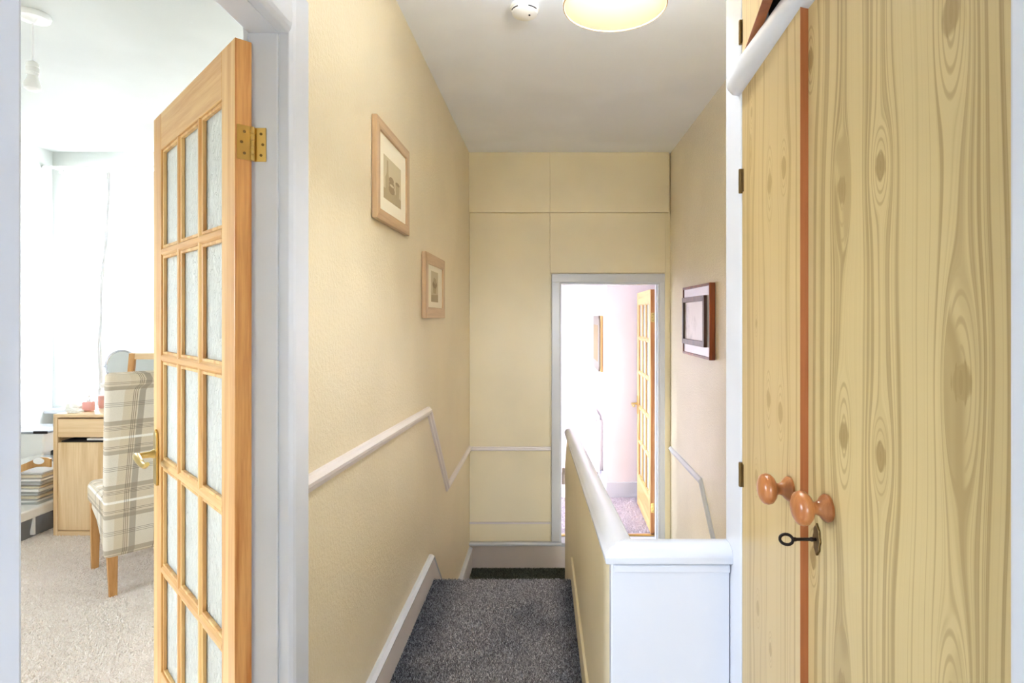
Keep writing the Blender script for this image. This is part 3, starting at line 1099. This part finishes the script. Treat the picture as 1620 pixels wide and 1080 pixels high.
def still_life(parent, y0, y1, z0, z1, x, which):
    """flat sepia print made of thin paper shapes"""
    pr = obj('print', bx(x - .001, x, y0, y1, z0, z1), 'sketch', parent)
    W, H = y1 - y0, z1 - z0

    def blob(poly, mat, k):
        mb = MB().prism([(y0 + u * W, z0 + v * H) for u, v in poly], 'x', x, x + .0003 + .0002 * k)
        obj('drawn_shape', mb, mat, pr)

    def oval(cx, cy, rx, ry, n=18):
        return [(cx + rx * math.cos(2 * PI * i / n), cy + ry * math.sin(2 * PI * i / n)) for i in range(n)]
    if which == 0:
        blob([(0, 0), (1, 0), (1, .22), (.6, .27), (0, .24)], 'sketch_mid', 0)
        blob([(.10, .2), (.30, .2), (.31, .5), (.25, .62), (.24, .92), (.17, .92), (.16, .62), (.09, .5)], 'sketch_mid', 1)
        blob(oval(.44, .30, .17, .10), 'sketch_dark', 2)
        blob(oval(.44, .42, .15, .09), 'sketch_dark', 3)
        blob(oval(.44, .40, .12, .03), 'sketch', 4)
        blob(oval(.42, .53, .12, .07), 'sketch_dark', 5)
        blob([(.70, .18), (.86, .18), (.90, .55), (.66, .55)], 'sketch_mid', 2)
        blob(oval(.78, .55, .12, .045), 'sketch_dark', 3)
    else:
        blob([(0, 0), (1, 0), (1, .25), (0, .22)], 'sketch_mid', 0)
        blob([(.32, .28), (.68, .28), (.74, .50), (.26, .50)], 'sketch_mid', 1)
        blob(oval(.5, .58, .30, .13), 'sketch_dark', 2)
        blob(oval(.42, .70, .12, .10), 'sketch_mid', 3)
        blob(oval(.60, .68, .13, .10), 'sketch_mid', 3)
    return pr


def wall_picture(name, label, y0, y1, z0, z1, proud, fw, im, which):
    t = thing(name, label, 'picture', (WL, (y0 + y1) / 2, z0), group='oak framed prints on the left wall')
    xf = WL + proud
    for a, b_, c, d, mat, ax in ((y0, y0 + fw, z0, z1, 'frame_oak', 0), (y1 - fw, y1, z0, z1, 'frame_oak', 0)):
        p = [(c, a), (d, a)]
    # mitred members
    def member(p4, mat='frame_oak', name='frame'):
        mb = MB()
        mb.loft([[(WL + .002, *p) for p in p4], [(xf - .004, *p) for p in p4],
                 [(xf, *p) for p in p4]])
        obj(name, mb, mat, t, .002)
    member([(y0, z0), (y0 + fw, z0 + fw), (y0 + fw, z1 - fw), (y0, z1)])
    member([(y1, z0), (y1, z1), (y1 - fw, z1 - fw), (y1 - fw, z0 + fw)])
    member([(y0, z1), (y0 + fw, z1 - fw), (y1 - fw, z1 - fw), (y1, z1)], 'frame_oak_y')
    member([(y0, z0), (y1, z0), (y1 - fw, z0 + fw), (y0 + fw, z0 + fw)], 'frame_oak_y')
    obj('mount', bx(WL + .002, xf - .008, y0 + fw - .004, y1 - fw + .004, z0 + fw - .004, z1 - fw + .004), 'mount', t)
    still_life(t, *im, xf - .0075, which)
    return t


wall_picture('framed_picture', 'larger oak framed sepia print of bottles, higher on the left wall', 1.985, 2.452, CZ + .345, CZ + .707, .021, .040,
             (2.09, 2.335, CZ + .437, CZ + .598), 0)
wall_picture('framed_picture', 'smaller oak framed sepia print, farther along and lower on the left wall', 2.775, 3.285, CZ - .010, CZ + .318, .024, .055,
             (2.93, 3.115, CZ + .075, CZ + .235), 1)

# picture on the right wall: two nested dark frames round a silvery band
P0, P1, Q0, Q1 = 3.28, 3.93, CZ - .255, CZ + .195
t = thing('framed_picture', 'reddish brown framed grey etching on the pale right wall', 'picture', (WR, (P0 + P1) / 2, Q0))


def rframe(name, mat, y0, y1, z0, z1, fw, xa, xb, tp=None):
    def mem(p4):
        obj(name, MB().loft([[(xa, *p) for p in p4], [(xb, *p) for p in p4]]), mat, t, .002)
    mem([(y0, z0), (y0 + fw, z0 + fw), (y0 + fw, z1 - fw), (y0, z1)])
    mem([(y1, z0), (y1, z1), (y1 - fw, z1 - fw), (y1 - fw, z0 + fw)])
    mem([(y0, z1), (y0 + fw, z1 - fw), (y1 - fw, z1 - fw), (y1, z1)])
    mem([(y0, z0), (y1, z0), (y1 - fw, z0 + fw), (y0 + fw, z0 + fw)])


rframe('outer_frame', 'mahogany', P0, P1, Q0, Q1, .016, WR - .002, WR - .036)
obj('silver_band', bx(WR - .030, WR - .002, P0 + .012, P1 - .012, Q0 + .012, Q1 - .012), 'silver_mount', t)
rframe('inner_frame', 'dark_walnut', P0 + .075, P1 - .03, Q0 + .07, Q1 - .07, .034, WR - .028, WR - .048)
obj('print', bx(WR - .036, WR - .028, P0 + .10, P1 - .06, Q0 + .095, Q1 - .095), 'etching', t)

# picture in the back room on the radiator wall, notched ornate corners
X2 = .582
t = thing('framed_picture', 'ornate silver and gilt framed picture above the radiator in the back room', 'picture', (X2, 6.3, .78))
y0, y1, z0, z1 = 5.94, 6.70, CZ - .585, CZ + .005


def notched(c):
    return [(y0 + c, z0), (y1 - c, z0), (y1 - c, z0 + c * .5), (y1, z0 + c), (y1, z1 - c), (y1 - c, z1 - c * .5), (y1 - c, z1), (y0 + c, z1), (y0 + c * .8, z1 - c * .5), (y0, z1 - c), (y0, z0 + c), (y0 + c * .8, z0 + c * .5)]


obj('frame', MB().prism([(y0, z0), (y1, z0), (y1, z1), (y0, z1)], 'x', X2 - .028, X2 - .002), 'gold', t, .003)
obj('moulding', MB().prism(notched(.045), 'x', X2 - .046, X2 - .028), 'old_silver', t, .005)
obj('print', bx(X2 - .0475, X2 - .046, y0 + .11, y1 - .11, z0 + .10, z1 - .10), 'sketch_dark', t)

# radiator
XR = X2 - .02
t = thing('radiator', 'white panel radiator on the side wall of the back room', 'radiator', (XR, 6.4, BACK))
r0, r1, rb, rt = 5.95, 6.85, -.30, .335
pn = MB()
pn.box(XR - .082, XR - .068, r0, r1, rb, rt - .012).box(XR - .030, XR - .016, r0, r1, rb, rt - .012)
obj('panel', pn, 'white_plastic', t, .005)
rg = MB()
for k in range(22):
    yy = r0 + .03 + k * (r1 - r0 - .06) / 21
    rg.box(XR - .086, XR - .082, yy - .009, yy + .009, rb + .03, rt - .05)
obj('ribs', rg, 'white_plastic', t, .002)
gl = MB()
for k in range(28):
    yy = r0 + .015 + k * (r1 - r0 - .03) / 27
    gl.box(XR - .078, XR - .020, yy - .005, yy + .005, rt - .010, rt)
obj('top_grille', gl, 'white_plastic', t)
obj('side_cover', bx(XR - .084, XR - .014, r0 - .004, r0 + .004, rb + .01, rt), 'white_plastic', t, .003)
obj('bracket', bx(XR - .020, X2 - .002, r0 + .06, r0 + .09, rb + .05, rt - .06), 'white_plastic', t)
vl = MB().lathe([(.011, 0), (.011, .03), (.016, .035), (.016, .07), (.011, .075)], (XR - .05, r0 - .03, rb - .02), 'z', 14)
vl.tube([(XR - .05, r0 - .03, rb), (XR - .05, r0 + .02, rb + .012)], .007, 8)
vl.tube([(XR - .05, r0 - .03, rb - .02), (XR - .05, r0 - .03, BACK)], .007, 8)
obj('valve', vl, 'chrome', t, smooth=True)
obj('bleed_plug', MB().lathe([(.009, 0), (.009, -.006), (.004, -.008)], (XR - .05, r0 - .004, rt - .05), 'y', 12), 'chrome', t, smooth=True)

# ================================================================== BEDROOM
# bare pendant bulb
BX, BY = -2.19, 2.42
t = thing('pendant_bulb', 'unlit white bulb hanging on a cord from the bedroom ceiling', 'light', (BX, BY, CEIL))
obj('ceiling_rose', MB().lathe([(.062, CEIL), (.064, CEIL - .008), (.058, CEIL - .022), (.020, CEIL - .028), (.008, CEIL - .040)], (BX, BY, 0), 'z', 32), 'white_plastic', t, smooth=True)
obj('cord', MB().tube([(BX, BY, CEIL - .03), (BX + .001, BY, CEIL - .13), (BX, BY, CEIL - .205)], .0032, 8), 'white_plastic', t)
obj('bulb_holder', MB().lathe([(.006, -.20), (.020, -.208), (.023, -.222), (.0232, -.226), (.021, -.228), (.0225, -.230), (.0228, -.250), (.021, -.252), (.0225, -.254), (.021, -.262)], (BX, BY, CEIL), 'z', 24), 'white_plastic', t, smooth=True)
obj('bulb', MB().lathe([(.018, -.262), (.019, -.275), (.026, -.292), (.031, -.306), (.029, -.318), (.018, -.327), (.001, -.330)], (BX, BY, CEIL), 'z', 24), 'white_plastic', t, smooth=True)

# curtain pole, rings and net curtains
t = thing('curtain_pole', 'white curtain pole with small rings above the bedroom window', 'curtain pole', (-3.0, 4.33, 2.5))
obj('pole', MB().lathe([(.011, -3.84), (.012, -3.83), (.012, -2.10), (.011, -2.09)], (0, 4.36, 2.515), 'x', 16), 'white_plastic', t, smooth=True)
obj('finial', MB().lathe([(.012, -3.865), (.018, -3.855), (.018, -3.842), (.012, -3.835)], (0, 4.36, 2.515), 'x', 16), 'white_plastic', t, smooth=True)
for x in (-3.80, -3.0, -2.15):
    obj('bracket', MB().box(x - .008, x + .008, 4.35, 4.45, 2.510, 2.530).box(x - .012, x + .012, 4.438, 4.45, 2.49, 2.55), 'white_plastic', t, .002)
rp = obj('ring', MB().loft([[(-3.27 + .002 * math.cos(q), 4.36 + (.017 + .002 * math.sin(q)) * math.cos(a), 2.512 + (.019 + .002 * math.sin(q)) * math.sin(a)) for q in [PI * j / 3 for j in range(6)]] for a in [2 * PI * i / 16 for i in range(17)]], True, False), 'white_plastic', t)
for k in range(1, 9):
    c = rp.copy(); COL.objects.link(c); c.location.x = .085 * k


def curtain(name, label, xa0, xa1, xb0, xb1, mat, folds, y=4.365, ztop=2.485, zbot=.70, amp=.018):
    """hangs from the pole; edges run from (xa0, xb0) at top to (xa1, xb1) at bottom"""
    def f(u, v):
        s = v * v * (3 - 2 * v)
        l = xa0 + (xa1 - xa0) * s + .010 * math.sin(v * 9)
        r = xb0 + (xb1 - xb0) * s
        x = l + (r - l) * u
        return (x, y + amp * math.sin(u * folds * 2 * PI + .7 * math.sin(v * 4)) * (1 - .3 * v), ztop + (zbot - ztop) * v)
    o = obj(name, MB().grid(f, 90, 30), mat, None, smooth=True)
    tag(o, label, 'curtain')
    return o


curtain('net_curtain', 'thin white net curtain panel over the left half of the bedroom window', -3.73, -3.77, -3.36, -3.44, 'net', 4)
lc = curtain('lace_curtain', 'gathered white lace curtain with a wavy edge hanging beside the bedroom door', -3.36, -3.43, -2.2, -2.25, 'lace', 11, 4.345)


def hem_strip(u, v):
    t = v * v * (3 - 2 * v)
    return (-3.36 - .07 * t + .010 * math.sin(v * 9) + .030 * u + .006 * math.sin(v * 23), 4.325 + .006 * math.sin(u * 9 + v * 14), 2.47 - 1.77 * v)


hm = obj('hem', MB().grid(hem_strip, 6, 40), 'hem', None, smooth=True)
hm.parent = lc


# desk: cabinet on the left, top running under the window
D0, DF, DB, DH = -3.08, 3.545, 4.08, .765
t = thing('desk', 'oak effect desk with a drawer and cupboard door under the bedroom window', 'desk', (D0, DF, 0))
obj('desktop', bx(D0, -1.86, DF, DB, DH - .022, DH), 'oak_x', t, .003)
obj('side_panel', bx(D0, D0 + .026, DF, DB, .0, DH - .022), 'oak_z', t, .002)
obj('side_panel', bx(D0 + .40, D0 + .426, DF + .001, DB, .0, DH - .022), 'oak_z', t, .002)
obj('side_panel', bx(-1.886, -1.86, DF, DB, .0, DH - .022), 'oak_z', t, .002)
obj('base', bx(D0 + .026, D0 + .40, DF + .001, DB, .0, .035), 'oak_x', t, .002)
obj('back_panel', bx(D0 + .026, -1.886, DB - .02, DB - .005, .02, DH - .022), 'oak_x', t)
obj('drawer', MB().box(D0 + .028, D0 + .398, DF + .003, DF + .020, DH - .145, DH - .030).box(D0 + .04, D0 + .385, DF + .02, DB - .05, DH - .14, DH - .128), 'oak_x', t, .002)
obj('shelf', bx(D0 + .026, D0 + .40, DF + .03, DB - .02, DH - .182, DH - .172), 'dark', t)
obj('door', bx(D0 + .028, D0 + .398, DF + .003, DF + .021, .040, DH - .178), 'oak_z', t, .002)

# things on the desk
o = thing('round_mirror', 'round white rimmed tabletop mirror on a stand beside the oak framed one', 'mirror', (-2.90, 4.0, DH))
mx, my, mz = -3.005, 4.02, 1.02
rg = [[(mx + (.112 + .009 * math.cos(q)) * math.cos(a), my + .008 * math.sin(q), mz + (.112 + .009 * math.cos(q)) * math.sin(a)) for q in [PI * j / 4 for j in range(8)]] for a in [2 * PI * i / 40 for i in range(41)]]
obj('rim', MB().loft(rg, True, False), 'chrome', o, smooth=True)
obj('glass', MB().lathe([(.108, -.003), (.108, .003)], (mx, my, mz), 'y', 40), 'mirror', o)
obj('stand', MB().tube([(mx, my + .004, mz - .118), (mx, my + .004, DH + .012)], .008, 10).lathe([(.07, 0), (.07, .006), (.05, .012), (.01, .018)], (mx, my, DH), 'z', 28), 'white_plastic', o, smooth=True)
obj('pivot', MB().lathe([(.006, -.128), (.008, -.122), (.006, -.116)], (mx, my, mz), 'x', 12), 'chrome', o, smooth=True)

o = thing('framed_mirror', 'oak framed square mirror leaning on the desk behind the plaid chair', 'mirror', (-2.68, 3.98, DH))
a0, a1, c0, c1 = -2.905, -2.48, DH, 1.118


def lean(mb):
    for v in mb.bm.verts:
        v.co.y += (v.co.z - DH) * .12
    return mb


fw = .042
for q in ((a0, a0 + fw, c0, c1), (a1 - fw, a1, c0, c1), (a0 + fw, a1 - fw, c0, c0 + fw), (a0 + fw, a1 - fw, c1 - fw, c1)):
    obj('frame', lean(bx(q[0], q[1], 3.905, 3.928, q[2], q[3])), 'oak_leg' if q[1] - q[0] < .1 else 'oak_x', o, .003)
obj('glass', lean(bx(a0 + fw, a1 - fw, 3.916, 3.920, c0 + fw, c1 - fw)), 'mirror', o)

o = thing('lotion_bottle', 'squat pink lotion bottle with a pump at the left of the desk', 'bottle', (-2.90, 3.66, DH))
bxp, byp = -2.955, 3.665
obj('body', MB().box(bxp - .030, bxp + .030, byp - .02, byp + .02, DH, DH + .062), 'pink', o, .008, seg=3)
obj('pump', MB().lathe([(.012, .062), (.012, .074), (.005, .076), (.005, .090), (.009, .091), (.009, .100)], (bxp, byp, DH), 'z', 16).tube([(bxp, byp, DH + .096), (bxp - .028, byp - .006, DH + .094)], .0038, 8), 'white_plastic', o, smooth=True)
o = thing('tall_bottle', 'taller clear bottle with pink print standing behind the lotion bottle', 'bottle', (-2.91, 3.76, DH))
bxp, byp = -2.945, 3.78
obj('body', MB().lathe([(.034, .0), (.036, .008), (.036, .105), (.028, .128), (.018, .136)], (bxp, byp, DH), 'z', 24), 'clear_plastic', o, smooth=True)
obj('contents', MB().lathe([(.031, .004), (.032, .010), (.032, .085)], (bxp, byp, DH), 'z', 24), 'pink', o, smooth=True)
obj('cap', MB().lathe([(.018, .136), (.020, .140), (.020, .162), (.016, .166)], (bxp, byp, DH), 'z', 20), 'white_plastic', o, smooth=True)


def crumple(cx, cy, z, rx, ry, h, seed):
    r = random.Random(seed)
    mb = MB()
    bmesh.ops.create_icosphere(mb.bm, subdivisions=3, radius=1)
    for v in mb.bm.verts:
        k = 1 + r.uniform(-.18, .18)
        zz = max(-.35, v.co.z)
        v.co = Vector((cx + v.co.x * rx * k, cy + v.co.y * ry * k, z + (zz + .35) / 1.35 * h * k))
    return mb


o = obj('crumpled_bag', crumple(-3.06, 3.70, DH, .065, .045, .05, 3), 'paper')
tag(o, 'crumpled white paper bag lying on the left end of the desk', 'bag')
o = obj('crumpled_tissue', crumple(-2.985, 3.60, DH, .045, .03, .028, 8), 'paper')
tag(o, 'small crumpled tissue at the front of the desktop', 'tissue')
o = obj('paper_pile', bx(D0 + .18, D0 + .39, DF + .035, DF + .25, DH - .1718, DH - .158), 'paper', bevel=.003)
tag(o, 'papers pushed into the slot under the desk drawer', 'paper')

# chest of drawers at the far wall, seen in the slit beside the door frame
t = thing('chest_of_drawers', 'white chest of drawers in the gap between open door and its frame', 'chest', (-1.65, 3.62, 0))
c0, c1, g0, g1 = -1.84, -1.20, 3.60, 4.02
obj('carcass', bx(c0, c1, g0 + .016, g1, .03, .885), 'white_plastic', t, .002)
obj('top', bx(c0 - .012, c1 + .012, g0 - .006, g1 + .005, .885, .905), 'white_plastic', t, .004)
for k in range(4):
    z = .05 + k * .209
    d = obj('drawer', bx(c0 + .004, c1 - .004, g0, g0 + .016, z, z + .202), 'white_plastic', t, .002)
    for xx in (c0 + .16, c1 - .16):
        obj('knob', MB().lathe([(.008, 0), (.007, -.01), (.014, -.016), (.014, -.022), (.004, -.026)], (xx, g0, z + .10), 'y', 14), 'white_plastic', d, smooth=True)
obj('plinth', bx(c0 + .01, c1 - .01, g0 + .02, g1 - .01, 0, .03), 'black', t)
o = thing('red_tin', 'red tin on a black box glimpsed past the edge of the open door', 'tin', (-1.80, 3.72, .965))
obj('body', MB().lathe([(.045, 0), (.046, .004), (.046, .07), (.045, .074)], (-1.80, 3.72, .957), 'z', 24), 'red', o, smooth=True)
obj('lid', MB().lathe([(.048, .074), (.048, .090), (.044, .094)], (-1.80, 3.72, .957), 'z', 24), 'red', o, smooth=True)
o = thing('black_box', 'black box under a red tin glimpsed past the edge of the open door', 'box', (-1.79, 3.72, .905))
obj('box_body', bx(-1.84, -1.68, 3.64, 3.80, .905, .945), 'black', o, .003)
obj('lid', bx(-1.843, -1.677, 3.637, 3.803, .945, .957), 'black', o, .003)

# ---- storage left of the desk
# low clear plastic drawer unit
o = thing('storage_box', 'large grey-white plastic storage box on the carpet left of the desk', 'box', (-3.3, 3.62, 0))
s0, s1, q0, q1 = -3.80, -3.163, 3.37, 3.86
tap = MB().loft([[(s0 + .03, q0 + .03, .004), (s1 - .03, q0 + .03, .004), (s1 - .03, q1 - .03, .004), (s0 + .03, q1 - .03, .004)],
                 [(s0, q0, .150), (s1, q0, .150), (s1, q1, .150), (s0, q1, .150)]])
obj('tub', tap, 'smoke_plastic', o, .012, seg=3)
obj('lid', MB().box(s0 - .012, s1 + .008, q0 - .012, q1 + .012, .135, .194), 'white_plastic', o, .008)
obj('rib', MB().box(s1 - .02, s1 + .003, 3.50, 3.512, .03, .140), 'white_plastic', o)

# clear file box with papers and an orange cardboard brow with an oval label
o = thing('file_box', 'clear file box of papers with a curved orange wooden end and oval label', 'file box', (-3.25, 3.58, .195))
fz = .195
e0, e1, h0, h1 = -3.47, -3.135, 3.545, 3.86
wall = MB()
wall.loft([[(e0 + .03, h0 + .01, fz), (e1 - .05, h0 + .01, fz), (e1 - .05, h1, fz), (e0 + .03, h1, fz)],
           [(e0, h0, fz + .24), (e1, h0, fz + .24), (e1, h1, fz + .24), (e0, h1, fz + .24)]])
obj('tub', wall, 'clear_plastic', o, .004)
bw_ = (-3.40, -3.084)
top_ = [(-3.40, .205), (-3.34, .230), (-3.28, .252), (-3.23, .272), (-3.19, .290), (-3.15, .303), (-3.11, .303), (-3.084, .296)]
bot_ = [(-3.084, .242), (-3.12, .247), (-3.17, .245), (-3.22, .230), (-3.28, .206), (-3.34, .184), (-3.40, .165)]
pf = [(a, fz + b_) for a, b_ in top_ + bot_]
obj('end_board', MB().prism(pf, 'y', h0 - .016, h0 - .002), 'gold', o, .003)
lab = MB().prism([(-3.155 + .034 * math.cos(2 * PI * i / 28), fz + .282 + .020 * math.sin(2 * PI * i / 28)) for i in range(28)], 'y', h0 - .0185, h0 - .016)
obj('oval_label', lab, 'white_plastic', o, .0008)
for k in range(9):
    z = fz + .012 + k * .022
    p = obj('paper_sheaf', MB().box(e0 + .045 - .03 * k / 9, e1 - .07 + .045 * k / 9, h0 + .02, h1 - .02, z, z + .012 + .005 * (k % 2)), ('paper', 'cream_paper', 'grey_paper')[k % 3], o, .002)
    p.rotation_euler = (0, random.uniform(-.01, .01), random.uniform(-.01, .01))

# white lidded tub behind, with a black case beside it
o = thing('lidded_tub', 'white plastic tub with a flat lid standing behind the file box', 'tub', (-3.6, 4.0, 0))
u0, u1, k0, k1 = -3.78, -3.435, 3.88, 4.14
obj('tub', MB().loft([[(u0 + .03, k0 + .02, .001), (u1 - .05, k0 + .02, .001), (u1 - .05, k1 - .02, .001), (u0 + .03, k1 - .02, .001)],
                      [(u0, k0, .575), (u1, k0, .575), (u1, k1, .575), (u0, k1, .575)]]), 'white_plastic', o, .012, seg=3)
obj('lid', MB().box(u0 - .015, u1 + .03, k0 - .02, k1 + .01, .575, .590), 'smoke_plastic', o, .005)
obj('lid_clip', MB().box(u1 - .05, u1 + .045, k0 - .026, k0 - .018, .578, .596), 'iron', o, .002)
o = thing('black_case', 'flat black case standing between the tub and the desk', 'case', (-3.29, 3.98, 0))
obj('shell', bx(-3.41, -3.17, 3.90, 4.06, 0, .455), 'black', o, .008)
obj('handle', MB().tube([(-3.33, 3.98, .453), (-3.325, 3.98, .473), (-3.25, 3.98, .473), (-3.245, 3.98, .453)], .006, 8), 'black', o, smooth=True)

# ---- plaid dining chair, seen from behind, facing the desk
ch = thing('dining_chair', 'high backed plaid upholstered chair with oak legs pulled up to the desk', 'chair', (-2.155, 2.765, 0), math.radians(45.5))
CW = .45


def chair_back():
    mb = MB()
    rings = []
    # outline in (y, z): raked back with a rolled top that overhangs to the rear
    out = [(.055, .30), (.052, .50), (.030, .80), (.004, 1.03), (-.002, 1.075), (-.018, 1.098), (-.042, 1.102), (-.066, 1.090), (-.076, 1.066), (-.072, 1.040), (-.056, 1.022), (-.050, 1.005), (-.034, .80), (-.014, .50), (-.006, .22), (.0, .195), (.03, .20), (.05, .24)]
    for x, k in ((0, .0), (.006, .6), (.02, 1.0), (CW - .02, 1.0), (CW - .006, .6), (CW, .0)):
        cy = sum(p[0] for p in out) / len(out)
        ins = (1 - k) * .012
        rr_ = []
        for i, (y, z) in enumerate(out):
            n0, n1 = out[i - 1], out[(i + 1) % len(out)]
            tx, tz = n1[0] - n0[0], n1[1] - n0[1]
            L = math.hypot(tx, tz)
            rr_.append((x, y - tz / L * ins * (1), z + tx / L * ins))
        rings.append(rr_)
    return mb.loft(rings)


obj('backrest', chair_back(), 'plaid', ch, smooth=True, world=False)
seat = MB().loft([[(x0_, .05, z_), (x0_, .47, z_), (x1_, .47, z_), (x1_, .05, z_)] for x0_, x1_, z_ in ((.004, CW - .004, .37), (.0, CW, .40), (.0, CW, .455), (.012, CW - .012, .485))])
for v in seat.bm.verts:
    if v.co.y > .3:
        v.co.x += (CW / 2 - v.co.x) * -.05
obj('seat', seat, 'plaid', ch, .018, smooth=True, seg=4, world=False)
ap = [(.045, .22), (.06, .40), (.465, .40), (.47, .36), (.40, .34), (.25, .32), (.14, .27)]
for x0_ in (.002, CW - .022):
    obj('skirt', MB().prism(ap, 'x', x0_, x0_ + .020), 'plaid', ch, .005, world=False)
obj('skirt', bx(.02, CW - .02, .44, .468, .33, .40), 'plaid', ch, .005, world=False)


def leg(x, yt, yb, zt, wt=.045, wb=.032):
    return MB().loft([[(x - w / 2, y - w / 2, z), (x + w / 2, y - w / 2, z), (x + w / 2, y + w / 2, z), (x - w / 2, y + w / 2, z)] for w, y, z in ((wb, yb, 0), (wt, yt, zt))])


for x in (.034, CW - .034):
    obj('leg', leg(x, .03, -.005, .24), 'oak_leg', ch, .003, world=False)
for x in (.020, CW - .020):
    obj('leg', leg(x, .435, .45, .40), 'oak_leg', ch, .003, world=False)
